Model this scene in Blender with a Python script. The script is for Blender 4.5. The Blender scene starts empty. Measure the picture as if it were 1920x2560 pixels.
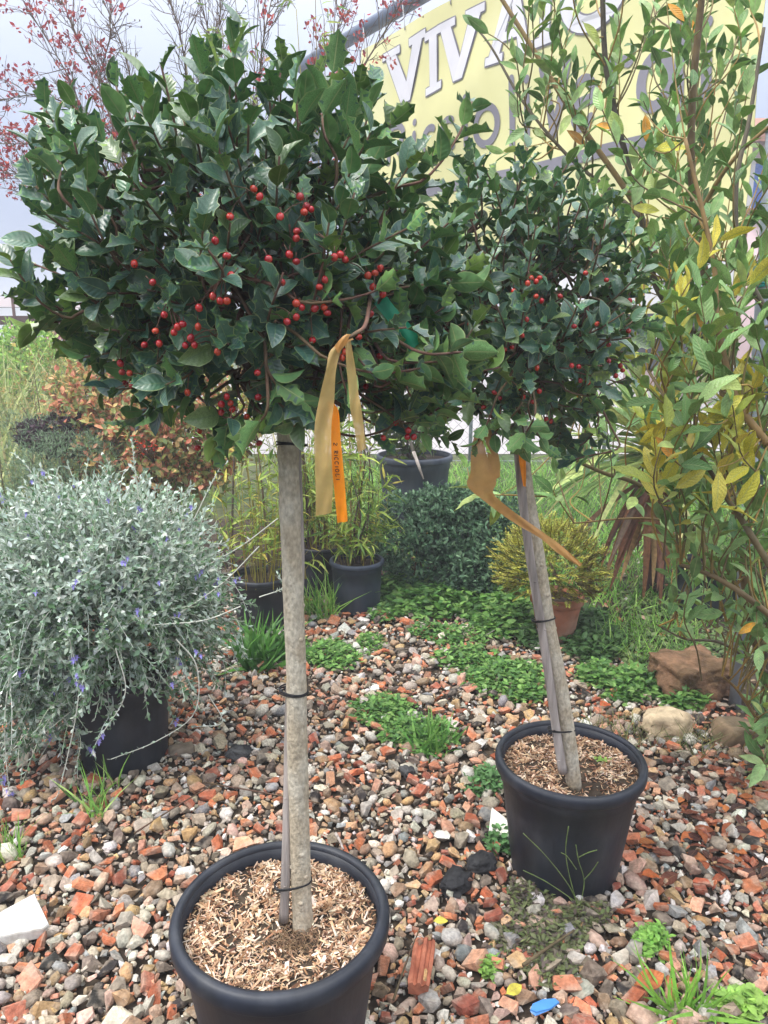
import bpy, bmesh, math, random
import numpy as np
from mathutils import Vector, Matrix, noise as mnoise
from mathutils.geometry import tessellate_polygon

random.seed(7)
RNG = np.random.default_rng(11)
PI = math.pi
scene = bpy.context.scene
COL = scene.collection

# ------------------------------------------------------------------ camera
H, PITCH, F = 1.545, math.radians(13.5), 1920.0
cam_d = bpy.data.cameras.new('camera')
cam = bpy.data.objects.new('camera', cam_d)
COL.objects.link(cam)
cam.location = (0, 0, H)
cam.rotation_euler = (math.radians(90) - PITCH, 0, 0)
cam_d.sensor_fit = 'VERTICAL'
cam_d.sensor_height = 24.0
cam_d.lens = 18.0
cam_d.clip_start = 0.05
cam_d.clip_end = 2000
scene.camera = cam

# ------------------------------------------------------------------ world: misty overcast daylight
SUN_EL, SUN_AZ = math.radians(55), math.radians(-110)     # azimuth from +Y towards +X
world = bpy.data.worlds.new('World')
scene.world = world
world.use_nodes = True
nt = world.node_tree
nt.nodes.clear()
w_out = nt.nodes.new('ShaderNodeOutputWorld')
w_bg = nt.nodes.new('ShaderNodeBackground')
w_sky = nt.nodes.new('ShaderNodeTexSky')
w_sky.sky_type = 'NISHITA'
w_sky.sun_disc = False
w_sky.sun_elevation = SUN_EL
w_sky.sun_rotation = SUN_AZ
w_sky.dust_density = 4.0
w_geo = nt.nodes.new('ShaderNodeTexCoord')
w_sep = nt.nodes.new('ShaderNodeSeparateXYZ')
w_map = nt.nodes.new('ShaderNodeMapRange')
w_map.inputs['From Min'].default_value = -0.05
w_map.inputs['From Max'].default_value = 0.9
w_ramp = nt.nodes.new('ShaderNodeMixRGB')
w_ramp.inputs[1].default_value = (1.55, 2.05, 3.4, 1)       # fog near the horizon
w_ramp.inputs[2].default_value = (22.5, 22.7, 23.2, 1)    # brighter cloud overhead
w_mix = nt.nodes.new('ShaderNodeMixRGB')
w_mix.inputs[0].default_value = 0.93
nt.links.new(w_geo.outputs['Generated'], w_sep.inputs[0])
nt.links.new(w_sep.outputs['Z'], w_map.inputs['Value'])
w_pow = nt.nodes.new('ShaderNodeMath'); w_pow.operation = 'POWER'; w_pow.inputs[1].default_value = 1.95
nt.links.new(w_map.outputs[0], w_pow.inputs[0])
nt.links.new(w_pow.outputs[0], w_ramp.inputs[0])
nt.links.new(w_sky.outputs[0], w_mix.inputs[1])
nt.links.new(w_ramp.outputs[0], w_mix.inputs[2])
nt.links.new(w_mix.outputs[0], w_bg.inputs['Color'])
w_bg.inputs['Strength'].default_value = 0.1
nt.links.new(w_bg.outputs[0], w_out.inputs[0])

sun_d = bpy.data.lights.new('sun', 'SUN')
sun_d.energy = 1.5
sun_d.angle = math.radians(25)
sun_d.color = (1.0, 0.96, 0.9)
sun = bpy.data.objects.new('sun', sun_d)
COL.objects.link(sun)
sd = Vector((math.sin(SUN_AZ) * math.cos(SUN_EL), math.cos(SUN_AZ) * math.cos(SUN_EL), math.sin(SUN_EL)))
sun.rotation_euler = (-sd).to_track_quat('-Z', 'Y').to_euler()
sun.location = sd * 30

scene.view_settings.view_transform = 'Standard'
scene.view_settings.look = 'None'
scene.view_settings.exposure = 0.9
scene.view_settings.gamma = 1.0
scene.render.engine = 'CYCLES'
scene.cycles.use_denoising = True
scene.cycles.max_bounces = 6
scene.cycles.transparent_max_bounces = 8
scene.cycles.caustics_reflective = False
scene.cycles.caustics_refractive = False

# ------------------------------------------------------------------ pixel helpers (pixel units of a 1659 x 2212 copy of the photo)
K = 1920.0 / 1659.0
CP, SP = math.cos(PITCH), math.sin(PITCH)
def ray(px, py):
    u = (px * K - 960) / F
    v = (1280 - py * K) / F
    return np.array([u, CP + v * SP, -SP + v * CP])
def atY(px, py, Y):
    d = ray(px, py); return d * (Y / d[1]) + np.array([0, 0, H])
def gr(px, py, z=0.0):
    d = ray(px, py); return d * ((z - H) / d[2]) + np.array([0, 0, H])
def proj(P):
    P = np.atleast_2d(P) - np.array([0, 0, H])
    zc = P[:, 1] * CP - P[:, 2] * SP
    up = P[:, 1] * SP + P[:, 2] * CP
    return np.stack([(P[:, 0] / zc * F + 960) / K, (1280 - up / zc * F) / K, zc], 1)
def pxsize(px, Z): return px * K / F * Z      # metres for px at depth Z
def depthZ(p): return p[1] * CP + (H - p[2]) * SP

def s(r, g, b):
    f = lambda c: (c / 255 / 12.92) if c / 255 <= 0.04045 else ((c / 255 + 0.055) / 1.055) ** 2.4
    return (f(r), f(g), f(b))

# ------------------------------------------------------------------ materials
def new_mat(name):
    m = bpy.data.materials.new(name); m.use_nodes = True
    n = m.node_tree; n.nodes.clear()
    out = n.nodes.new('ShaderNodeOutputMaterial')
    b = n.nodes.new('ShaderNodeBsdfPrincipled')
    n.links.new(b.outputs[0], out.inputs[0])
    return m, n, b, out

def mat(name, color=None, rough=0.6, spec=0.5, nscale=20, namt=0.3, bump=0.0, bscale=None, metallic=0.0,
        second=None, sscale=5, samt=0.5, sthr=(0.45, 0.6), objcol=False, stretch=None, ndetail=4):
    """colour (constant, the mesh's own colour attribute, or the object's colour) with noise grain, a blotchy second colour, and bump"""
    m, n, b, out = new_mat(name)
    L = n.links.new
    if objcol:
        oi = n.nodes.new('ShaderNodeObjectInfo'); src = oi.outputs['Color']
    elif color is None:
        a = n.nodes.new('ShaderNodeAttribute'); a.attribute_name = 'Col'; src = a.outputs['Color']
    else:
        r = n.nodes.new('ShaderNodeRGB'); r.outputs[0].default_value = (*color, 1); src = r.outputs[0]
    tc = n.nodes.new('ShaderNodeTexCoord')
    vec = tc.outputs['Object']
    if stretch:
        mp = n.nodes.new('ShaderNodeMapping'); mp.inputs['Scale'].default_value = stretch
        L(vec, mp.inputs['Vector']); vec = mp.outputs[0]
    if second is not None:
        nz = n.nodes.new('ShaderNodeTexNoise'); nz.inputs['Scale'].default_value = sscale; nz.inputs['Detail'].default_value = 5
        L(vec, nz.inputs['Vector'])
        mr = n.nodes.new('ShaderNodeMapRange'); mr.inputs['From Min'].default_value = sthr[0]; mr.inputs['From Max'].default_value = sthr[1]
        mr.inputs['To Max'].default_value = samt
        L(nz.outputs['Fac'], mr.inputs['Value'])
        mx = n.nodes.new('ShaderNodeMixRGB'); L(mr.outputs[0], mx.inputs[0]); L(src, mx.inputs[1])
        mx.inputs[2].default_value = (*second, 1); src = mx.outputs[0]
    nz = n.nodes.new('ShaderNodeTexNoise'); nz.inputs['Scale'].default_value = nscale; nz.inputs['Detail'].default_value = ndetail
    L(vec, nz.inputs['Vector'])
    mr = n.nodes.new('ShaderNodeMapRange'); mr.inputs['From Min'].default_value = 0.3; mr.inputs['From Max'].default_value = 0.7
    mr.inputs['To Min'].default_value = 1 - namt; mr.inputs['To Max'].default_value = 1 + namt * 0.6
    L(nz.outputs['Fac'], mr.inputs['Value'])
    ml = n.nodes.new('ShaderNodeMixRGB'); ml.blend_type = 'MULTIPLY'; ml.inputs[0].default_value = 1
    L(src, ml.inputs[1]); L(mr.outputs[0], ml.inputs[2])
    L(ml.outputs[0], b.inputs['Base Color'])
    b.inputs['Roughness'].default_value = rough
    b.inputs['Specular IOR Level'].default_value = spec
    b.inputs['Metallic'].default_value = metallic
    if bump:
        bz = nz
        if bscale:
            bz = n.nodes.new('ShaderNodeTexNoise'); bz.inputs['Scale'].default_value = bscale; bz.inputs['Detail'].default_value = 6
            L(vec, bz.inputs['Vector'])
        bp = n.nodes.new('ShaderNodeBump'); bp.inputs['Strength'].default_value = bump; bp.inputs['Distance'].default_value = 0.01
        L(bz.outputs['Fac'], bp.inputs['Height']); L(bp.outputs[0], b.inputs['Normal'])
    return m

def leaf_mat(name, rough=0.35, spec=0.5, rib=(0.2, 0.28, 0.1), rib_w=0.07, edge=None, trans=0.2, veins=0.0, namt=0.35, vfreq=40, coat=0.0, rib_amt=0.8):
    m, n, b, out = new_mat(name)
    L = n.links.new
    a = n.nodes.new('ShaderNodeAttribute'); a.attribute_name = 'Col'
    lf = n.nodes.new('ShaderNodeAttribute'); lf.attribute_name = 'lf'
    sp = n.nodes.new('ShaderNodeSeparateXYZ'); L(lf.outputs['Vector'], sp.inputs[0])
    ab = n.nodes.new('ShaderNodeMath'); ab.operation = 'ABSOLUTE'; L(sp.outputs['X'], ab.inputs[0])
    def mask(lo, hi, amt):
        r = n.nodes.new('ShaderNodeMapRange'); r.inputs['From Min'].default_value = lo; r.inputs['From Max'].default_value = hi
        r.inputs['To Min'].default_value = 0; r.inputs['To Max'].default_value = amt
        L(ab.outputs[0], r.inputs['Value']); return r.outputs[0]
    tc = n.nodes.new('ShaderNodeTexCoord')
    nz = n.nodes.new('ShaderNodeTexNoise'); nz.inputs['Scale'].default_value = 45; nz.inputs['Detail'].default_value = 3
    L(tc.outputs['Object'], nz.inputs['Vector'])
    mr = n.nodes.new('ShaderNodeMapRange'); mr.inputs['From Min'].default_value = 0.3; mr.inputs['From Max'].default_value = 0.7
    mr.inputs['To Min'].default_value = 1 - namt; mr.inputs['To Max'].default_value = 1 + namt * 0.7
    L(nz.outputs['Fac'], mr.inputs['Value'])
    ml = n.nodes.new('ShaderNodeMixRGB'); ml.blend_type = 'MULTIPLY'; ml.inputs[0].default_value = 1
    L(a.outputs['Color'], ml.inputs[1]); L(mr.outputs[0], ml.inputs[2]); src = ml.outputs[0]
    mx = n.nodes.new('ShaderNodeMixRGB'); L(mask(rib_w, rib_w * 0.3, rib_amt), mx.inputs[0]); L(src, mx.inputs[1]); mx.inputs[2].default_value = (*rib, 1); src = mx.outputs[0]
    if edge:
        mx = n.nodes.new('ShaderNodeMixRGB'); L(mask(0.88, 0.98, 0.85), mx.inputs[0]); L(src, mx.inputs[1]); mx.inputs[2].default_value = (*edge, 1); src = mx.outputs[0]
    L(src, b.inputs['Base Color'])
    b.inputs['Roughness'].default_value = rough; b.inputs['Specular IOR Level'].default_value = spec
    b.inputs['Coat Weight'].default_value = coat
    if veins:
        # side veins run forward from the midrib
        m1 = n.nodes.new('ShaderNodeMath'); m1.operation = 'MULTIPLY'; m1.inputs[1].default_value = 0.22; L(ab.outputs[0], m1.inputs[0])
        m2 = n.nodes.new('ShaderNodeMath'); m2.operation = 'SUBTRACT'; L(sp.outputs['Y'], m2.inputs[0]); L(m1.outputs[0], m2.inputs[1])
        m3 = n.nodes.new('ShaderNodeMath'); m3.operation = 'MULTIPLY'; m3.inputs[1].default_value = vfreq; L(m2.outputs[0], m3.inputs[0])
        m4 = n.nodes.new('ShaderNodeMath'); m4.operation = 'SINE'; L(m3.outputs[0], m4.inputs[0])
        ad = n.nodes.new('ShaderNodeMath'); ad.operation = 'MULTIPLY_ADD'; ad.inputs[1].default_value = 2.2; L(nz.outputs['Fac'], ad.inputs[0]); L(m4.outputs[0], ad.inputs[2])
        bp = n.nodes.new('ShaderNodeBump'); bp.inputs['Strength'].default_value = veins; bp.inputs['Distance'].default_value = 0.002
        L(ad.outputs[0], bp.inputs['Height']); L(bp.outputs[0], b.inputs['Normal'])
    if trans:
        t = n.nodes.new('ShaderNodeBsdfTranslucent'); L(src, t.inputs['Color'])
        ms = n.nodes.new('ShaderNodeMixShader'); ms.inputs[0].default_value = trans
        L(b.outputs[0], ms.inputs[1]); L(t.outputs[0], ms.inputs[2]); L(ms.outputs[0], out.inputs[0])
    return m

M = {}
M['soil'] = mat('soil', (0.05, 0.036, 0.026), 0.95, 0.2, 30, 0.5, 0.6, second=(0.10, 0.075, 0.05), sscale=8)
M['lawn_soil'] = mat('lawn_soil', (0.09, 0.10, 0.045), 0.95, 0.2, 12, 0.5, 0.5, second=(0.05, 0.09, 0.025), sscale=1.6, samt=0.9)
M['stone_attr'] = mat('stone_attr', None, 0.85, 0.25, 150, 0.38, 0.4, second=(0.33, 0.27, 0.21), sscale=45, samt=0.45, ndetail=6)
M['stone_obj'] = mat('stone_obj', None, 0.85, 0.25, 5, 0.4, 0.5, bscale=14, second=(0.33, 0.27, 0.21), sscale=1.7, samt=0.55, objcol=True, ndetail=8)
M['bark'] = mat('bark', (0.46, 0.39, 0.285), 0.85, 0.25, 140, 0.34, 0.5, bscale=160, second=(0.60, 0.555, 0.455), sscale=26, samt=0.7, sthr=(0.40, 0.62), stretch=(1, 1, 0.6), ndetail=6)
M['cane'] = mat('cane', (0.42, 0.37, 0.34), 0.85, 0.2, 25, 0.4, 0.4, bscale=60, second=(0.22, 0.19, 0.17), sscale=9, samt=0.7, stretch=(3, 3, 0.15))
M['twig'] = mat('twig', (0.12, 0.065, 0.045), 0.7, 0.3, 40, 0.4, 0.2, second=(0.10, 0.10, 0.04), sscale=8)
M['redtwig'] = mat('redtwig', (0.15, 0.075, 0.055), 0.7, 0.3, 40, 0.35, 0.1, second=(0.14, 0.12, 0.05), sscale=9)
M['pot'] = mat('pot', (0.013, 0.017, 0.028), 0.5, 0.5, 14, 0.4, 0.08, bscale=60, second=(0.062, 0.066, 0.075), sscale=11, samt=0.6, sthr=(0.48, 0.72), stretch=(1, 1, 0.5))
M['pot_old'] = mat('pot_old', (0.045, 0.058, 0.09), 0.6, 0.4, 9, 0.4, 0.05, bscale=50, second=(0.10, 0.11, 0.125), sscale=6, samt=0.55, sthr=(0.45, 0.7), stretch=(1, 1, 0.4))
M['terracotta'] = mat('terracotta', (0.42, 0.17, 0.10), 0.9, 0.2, 16, 0.25, 0.15, bscale=80, second=(0.48, 0.30, 0.22), sscale=5, samt=0.6)
M['wire'] = mat('wire', (0.012, 0.012, 0.014), 0.55, 0.4, 30, 0.2)
M['steel'] = mat('steel', (0.36, 0.40, 0.46), 0.5, 0.5, 12, 0.25, 0.03, second=(0.25, 0.28, 0.33), sscale=7, samt=0.6)
M['darksteel'] = mat('darksteel', (0.10, 0.13, 0.20), 0.45, 0.5, 12, 0.25, 0.03, metallic=0.2)
M['rust'] = mat('rust', (0.10, 0.055, 0.05), 0.85, 0.2, 20, 0.4, 0.1)
M['chip'] = mat('chip', None, 0.85, 0.2, 50, 0.3, 0.2)
M['berry'] = mat('berry', None, 0.2, 0.6, 40, 0.25, second=(0.55, 0.10, 0.03), sscale=40, samt=0.25)
M['black'] = mat('black', (0.01, 0.008, 0.008), 0.7, 0.2, 30, 0.2)
M['holly_top'] = leaf_mat('holly_top', 0.30, 0.6, rib=(0.14, 0.22, 0.10), rib_w=0.06, edge=(0.36, 0.44, 0.20), trans=0.14, veins=0.16, coat=0.25, vfreq=42)
M['holly_under'] = leaf_mat('holly_under', 0.55, 0.35, rib=(0.34, 0.40, 0.16), rib_w=0.09, edge=(0.34, 0.42, 0.16), trans=0.15, veins=0.1)
M['laurel_top'] = leaf_mat('laurel_top', 0.38, 0.45, rib=(0.40, 0.45, 0.20), rib_w=0.06, trans=0.25, veins=0.3, vfreq=55)
M['laurel_under'] = leaf_mat('laurel_under', 0.6, 0.3, rib=(0.42, 0.46, 0.22), rib_w=0.09, trans=0.25, veins=0.15, vfreq=55)
M['soft_leaf'] = leaf_mat('soft_leaf', 0.55, 0.35, rib=(0.2, 0.26, 0.1), rib_w=0.08, trans=0.3, rib_amt=0.35)
M['felt_leaf'] = leaf_mat('felt_leaf', 0.9, 0.15, rib=(0.55, 0.6, 0.55), rib_w=0.1, trans=0.15, rib_amt=0.3)
M['felt_stem'] = mat('felt_stem', None, 0.9, 0.15, 40, 0.2)
M['stem_attr'] = mat('stem_attr', None, 0.6, 0.35, 30, 0.3, 0.1)
M['grass'] = leaf_mat('grass', 0.5, 0.35, rib=(0.2, 0.3, 0.1), trans=0.3, rib_amt=0.2)
M['petal'] = mat('petal', None, 0.7, 0.2, 60, 0.2)
M['tape'] = None

# ------------------------------------------------------------------ mesh collecting
class Acc:
    def __init__(self):
        self.V, self.Q, self.T, self.C, self.LF, self.MQ, self.MT, self.n = [], [], [], [], [], [], [], 0
    def add(self, V, Q=None, T=None, col=(1, 1, 1), lf=None, mq=0, mt=0):
        V = np.asarray(V, float).reshape(-1, 3); k = len(V)
        self.V.append(V)
        c = np.asarray(col, float)
        self.C.append(np.broadcast_to(c, (k, 3)) if c.ndim == 1 else c)
        self.LF.append(np.zeros((k, 3)) if lf is None else np.asarray(lf, float))
        if Q is not None and len(Q):
            Q = np.asarray(Q, int).reshape(-1, 4); self.Q.append(Q + self.n)
            self.MQ.append(np.broadcast_to(np.asarray(mq), (len(Q),)))
        if T is not None and len(T):
            T = np.asarray(T, int).reshape(-1, 3); self.T.append(T + self.n)
            self.MT.append(np.broadcast_to(np.asarray(mt), (len(T),)))
        self.n += k
    def inst(self, tp, R, P, col):
        """many placed copies of a template: R (N,3,3) with scale, P (N,3), col (N,3)"""
        N = len(P)
        if N == 0: return
        tv = tp['V']; k = len(tv)
        V = np.einsum('nij,kj->nki', R, tv) + P[:, None, :]
        off = (np.arange(N) * k)[:, None, None]
        Q = (tp['Q'][None] + off).reshape(-1, 4) if len(tp['Q']) else None
        T = (tp['T'][None] + off).reshape(-1, 3) if len(tp['T']) else None
        C = np.repeat(np.asarray(col)[:, None, :], k, 1)
        if 'under' in tp:
            C = C.copy(); C[:, tp['under'], :] = C[:, tp['under'], :] * tp['umul'] + tp['uadd']
        self.add(V.reshape(-1, 3), Q, T, C.reshape(-1, 3), np.tile(tp['lf'], (N, 1)), np.tile(tp['mq'], N), np.tile(tp['mt'], N))
    def tube(self, pts, rad, sides=6, col=(1, 1, 1), cap=True, m=0):
        pts = np.asarray(pts, float); n = len(pts)
        rad = np.broadcast_to(np.asarray(rad, float), (n,))
        tg = np.gradient(pts, axis=0); tg /= np.linalg.norm(tg, axis=1)[:, None] + 1e-9
        ref = np.array([0.31, 0.2, 0.93]) if abs(tg[0, 2]) < 0.8 else np.array([1.0, 0.1, 0])
        V = []
        for i in range(n):
            a = np.cross(tg[i], ref); a /= np.linalg.norm(a) + 1e-9; b = np.cross(tg[i], a)
            ref = b if False else ref
            th = np.linspace(0, 2 * PI, sides, endpoint=False)
            V.append(pts[i] + rad[i] * (np.cos(th)[:, None] * a + np.sin(th)[:, None] * b))
        V = np.concatenate(V)
        Q = [(i * sides + j, i * sides + (j + 1) % sides, (i + 1) * sides + (j + 1) % sides, (i + 1) * sides + j) for i in range(n - 1) for j in range(sides)]
        T = []
        if cap:
            for e, base in ((0, 0), (1, (n - 1) * sides)):
                for j in range(1, sides - 1):
                    T.append((base, base + j + 1, base + j) if e == 0 else (base, base + j, base + j + 1))
        self.add(V, Q, T, col, None, m, m)
    def mesh(self, name, mats, smooth=True):
        me = bpy.data.meshes.new(name)
        if not self.V: return me
        V = np.concatenate(self.V)
        Q = np.concatenate(self.Q) if self.Q else np.zeros((0, 4), int)
        T = np.concatenate(self.T) if self.T else np.zeros((0, 3), int)
        me.vertices.add(len(V)); me.vertices.foreach_set('co', V.astype(np.float32).ravel())
        nl = Q.size + T.size
        me.loops.add(nl); me.loops.foreach_set('vertex_index', np.concatenate([Q.ravel(), T.ravel()]).astype(np.int32))
        me.polygons.add(len(Q) + len(T))
        me.polygons.foreach_set('loop_start', np.concatenate([np.arange(len(Q)) * 4, Q.size + np.arange(len(T)) * 3]).astype(np.int32))
        me.polygons.foreach_set('loop_total', np.concatenate([np.full(len(Q), 4), np.full(len(T), 3)]).astype(np.int32))
        for m in (mats if isinstance(mats, (list, tuple)) else [mats]): me.materials.append(M[m] if isinstance(m, str) else m)
        mi = np.concatenate((self.MQ or [np.zeros(0, int)]) + (self.MT or [np.zeros(0, int)])).astype(np.int32)
        me.polygons.foreach_set('material_index', mi)
        me.polygons.foreach_set('use_smooth', np.full(len(Q) + len(T), smooth, bool))
        ca = me.attributes.new('Col', 'FLOAT_COLOR', 'POINT')
        C = np.concatenate(self.C); ca.data.foreach_set('color', np.concatenate([C, np.ones((len(C), 1))], 1).astype(np.float32).ravel())
        la = me.attributes.new('lf', 'FLOAT_VECTOR', 'POINT')
        la.data.foreach_set('vector', np.concatenate(self.LF).astype(np.float32).ravel())
        me.update(calc_edges=True); me.validate()
        return me
    def build(self, name, mats, parent=None, smooth=True, kind=None):
        return link(name, self.mesh(name, mats, smooth), parent, kind)

def link(name, me, parent=None, kind=None):
    o = bpy.data.objects.new(name, me); COL.objects.link(o)
    if parent is not None:
        o.parent = parent
        o.matrix_parent_inverse = Matrix.Translation(-parent.location)
    if kind: o['kind'] = kind
    return o
def thing(name, label, cat, loc=(0, 0, 0), group=None):
    o = bpy.data.objects.new(name, None); COL.objects.link(o); o.location = Vector(loc); o.empty_display_size = 0.1
    o['label'] = label; o['category'] = cat
    if group: o['group'] = group
    return o
def tag(o, label, cat, group=None, kind=None):
    o['label'] = label; o['category'] = cat
    if group: o['group'] = group
    if kind: o['kind'] = kind
    return o

def lathe(acc, prof, center=(0, 0, 0), seg=48, m=0, col=(1, 1, 1), wob=0.0):
    prof = np.asarray(prof, float); n = len(prof)
    th = np.linspace(0, 2 * PI, seg, endpoint=False)
    V = np.stack([prof[:, 0][:, None] * np.cos(th) * (1 + wob * np.sin(2 * th + 0.7)), prof[:, 0][:, None] * np.sin(th) * (1 - wob * np.sin(2 * th + 0.7)), np.repeat(prof[:, 1][:, None], seg, 1)], 2).reshape(-1, 3) + np.asarray(center)
    Q = [(i * seg + j, i * seg + (j + 1) % seg, (i + 1) * seg + (j + 1) % seg, (i + 1) * seg + j) for i in range(n - 1) for j in range(seg)]
    acc.add(V, Q, None, col, None, m)
def box(acc, c, sz, rz=0, m=0, col=(1, 1, 1)):
    c = np.asarray(c, float); h = np.asarray(sz, float) / 2
    V = np.array([[x, y, z] for x in (-1, 1) for y in (-1, 1) for z in (-1, 1)]) * h
    R = np.array([[math.cos(rz), -math.sin(rz), 0], [math.sin(rz), math.cos(rz), 0], [0, 0, 1]])
    Q = [(0, 1, 3, 2), (4, 6, 7, 5), (0, 4, 5, 1), (2, 3, 7, 6), (0, 2, 6, 4), (1, 5, 7, 3)]
    acc.add(V @ R.T + c, Q, None, col, None, m)

def unit(v): v = np.asarray(v, float); return v / (np.linalg.norm(v, axis=-1, keepdims=True) + 1e-9)
def frames(D, Nn, S):
    """rotation matrices with leaf axis D (local +Y), face normal about Nn (local +Z), scale S (scalar per leaf or (N,3))"""
    D = unit(D); X = unit(np.cross(D, Nn)); Z = np.cross(X, D)
    R = np.stack([X, D, Z], 2)
    S = np.asarray(S, float)
    return R * (S[:, None, None] if S.ndim == 1 else S[:, None, :])
def spline(pts, n):
    pts = np.asarray(pts, float); k = len(pts)
    P = np.vstack([2 * pts[0] - pts[1], pts, 2 * pts[-1] - pts[-2]])
    out = []
    for t in np.linspace(0, k - 1 - 1e-6, n):
        i = int(t); f = t - i; p0, p1, p2, p3 = P[i:i + 4]
        out.append(0.5 * ((2 * p1) + (-p0 + p2) * f + (2 * p0 - 5 * p1 + 4 * p2 - p3) * f * f + (-p0 + 3 * p1 - 3 * p2 + p3) * f ** 3))
    return np.array(out)

# ------------------------------------------------------------------ leaf templates (local +Y along the leaf, length 1)
def leaf_tpl(half, nst=8, ncol=4, fold=0.25, curl=0.25, wave=0.0, wfreq=3, teeth=None, two=True, umul=(1, 1, 1), uadd=(0, 0, 0), petiole=0.0, seed=0, twist=0.0):
    r = random.Random(seed)
    V, lf = [], []
    us = np.linspace(-1, 1, ncol + 1)
    for i in range(nst + 1):
        t = i / nst
        w = half(t)
        ph = r.uniform(-0.3, 0.3)
        for u in us:
            ww, dy, dz = w, 0.0, 0.0
            if teeth and abs(u) > 0.9 and 0 < i < nst:
                if i % 3 == 2: ww = w + teeth * 0.27; dy = 0.045; dz = wave * (1 if (i // 3) % 2 == 0 else -0.7) * (1 if u > 0 else 0.8)
                else: ww = w * (1 - teeth * 0.30)
            x = u * ww
            z = fold * abs(x) - curl * t * t * 0.5 + dz * abs(u)
            if wave and not teeth: z += wave * math.sin(t * wfreq * 2 * PI + (0 if u > 0 else 1.3) + ph) * abs(u)
            tw = twist * t
            V.append((x * math.cos(tw) - z * math.sin(tw), petiole + t * (1 - petiole) + dy, x * math.sin(tw) + z * math.cos(tw)))
            lf.append((u, t, 0))
    c1 = ncol + 1
    Q = [(i * c1 + j, i * c1 + j + 1, (i + 1) * c1 + j + 1, (i + 1) * c1 + j) for i in range(nst) for j in range(ncol)]
    V = np.array(V); lf = np.array(lf); Q = np.array(Q); T = np.zeros((0, 3), int)
    mq = np.zeros(len(Q), int)
    if petiole:   # short stalk, a three-sided spike from the origin
        k = len(V); pw = 0.018
        V = np.vstack([V, [(-pw, 0, 0), (pw, 0, 0), (0, 0, -pw), (-pw * .8, petiole + 0.02, 0), (pw * .8, petiole + .02, 0), (0, petiole + .02, -pw)]])
        lf = np.vstack([lf, np.zeros((6, 3))])
        Q = np.vstack([Q, [(k, k + 1, k + 4, k + 3), (k + 1, k + 2, k + 5, k + 4), (k + 2, k, k + 3, k + 5)]])
        mq = np.concatenate([mq, [0, 0, 0]])
    tp = dict(V=V, Q=Q, T=T, lf=lf, mq=mq, mt=np.zeros(0, int))
    if two:
        k = len(V); n0 = (nst + 1) * c1
        Vb = V[:n0] + np.array([0, 0, -0.007])
        Qb = np.array([(i * c1 + j + 1, i * c1 + j, (i + 1) * c1 + j, (i + 1) * c1 + j + 1) for i in range(nst) for j in range(ncol)]) + k
        tp['V'] = np.vstack([V, Vb]); tp['lf'] = np.vstack([lf, lf[:n0]]); tp['Q'] = np.vstack([Q, Qb])
        tp['mq'] = np.concatenate([mq, np.ones(len(Qb), int)])
        tp['under'] = np.arange(k, k + n0); tp['umul'] = np.array(umul); tp['uadd'] = np.array(uadd)
    return tp

def hw_holly(t): return 0.265 * (math.sin(PI * t ** 0.9) ** 0.72) * (1.0 - 0.10 * t) + 0.004
def hw_laurel(t): return 0.175 * math.sin(PI * t ** 0.92) ** 0.85 + 0.004
def hw_lance(t): return 0.07 * math.sin(PI * t ** 0.6) ** 0.9 + 0.003
def hw_oval(t): return 0.26 * math.sin(PI * t ** 0.95) ** 0.75 + 0.01
def hw_obov(t): return 0.20 * math.sin(PI * t ** 1.5) ** 0.8 + 0.02
def hw_blade(t): return 0.022 * (1 - t) ** 0.6 + 0.001

HOLLY = [leaf_tpl(hw_holly, 10, 4, fold=0.34 + 0.06 * k, curl=0.12 + 0.10 * k, wave=0.055, teeth=0.19 + 0.06 * (k % 3), umul=(1.5, 1.5, 0.9), uadd=(0.06, 0.085, 0.018), petiole=0.07, seed=k, twist=(k - 2) * 0.16) for k in range(6)]
HOLLY_LO = [leaf_tpl(hw_holly, 10, 2, fold=0.34 + 0.1 * k, curl=0.12 + 0.16 * k, wave=0.055, teeth=0.19 + 0.06 * (k % 3), umul=(1.5, 1.5, 0.9), uadd=(0.06, 0.085, 0.018), petiole=0.07, seed=50 + k, twist=(k - 1.5) * 0.2) for k in range(4)]
HOLLY_LO += [leaf_tpl(lambda t: hw_holly(t) * 1.1, 7, 2, fold=0.4, curl=0.25 + 0.2 * k, two=True, umul=(1.5, 1.5, 0.9), uadd=(0.06, 0.085, 0.018), petiole=0.07, seed=60 + k, twist=0.2 * (k - .5)) for k in range(3)]
HOLLY += [leaf_tpl(lambda t: hw_holly(t) * 1.1, 8, 4, fold=0.4, curl=0.25 + 0.15 * k, wave=0.02, teeth=0.04, umul=(1.5, 1.5, 0.9), uadd=(0.06, 0.085, 0.018), petiole=0.07, seed=20 + k, twist=0.15 * (k - .5)) for k in range(4)]
LAUREL = [leaf_tpl(hw_laurel, 8, 4, fold=0.3, curl=0.1 + 0.14 * k, wave=0.02, wfreq=2 + k % 2, umul=(1.15, 1.1, 1.0), uadd=(0.04, 0.045, 0.02), petiole=0.06, seed=k, twist=(k - 2) * 0.2) for k in range(5)]
LAUREL_LO = [leaf_tpl(hw_laurel, 6, 2, fold=0.3, curl=0.1 + 0.2 * k, umul=(1.15, 1.1, 1.0), uadd=(0.04, 0.045, 0.02), petiole=0.06, seed=70 + k, twist=(k - 1.5) * 0.25) for k in range(4)]
LANCE = [leaf_tpl(hw_lance, 5, 2, fold=0.4, curl=0.2 + 0.25 * k, two=False, seed=k, twist=0.3 * (k - 1)) for k in range(3)]
TINY = [leaf_tpl(hw_oval, 2, 2, fold=0.3, curl=0.25 * k, two=False, seed=k) for k in range(3)]
NEEDLE = [leaf_tpl(hw_lance, 2, 2, fold=0.4, curl=0.3, two=False, seed=1)]
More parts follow.
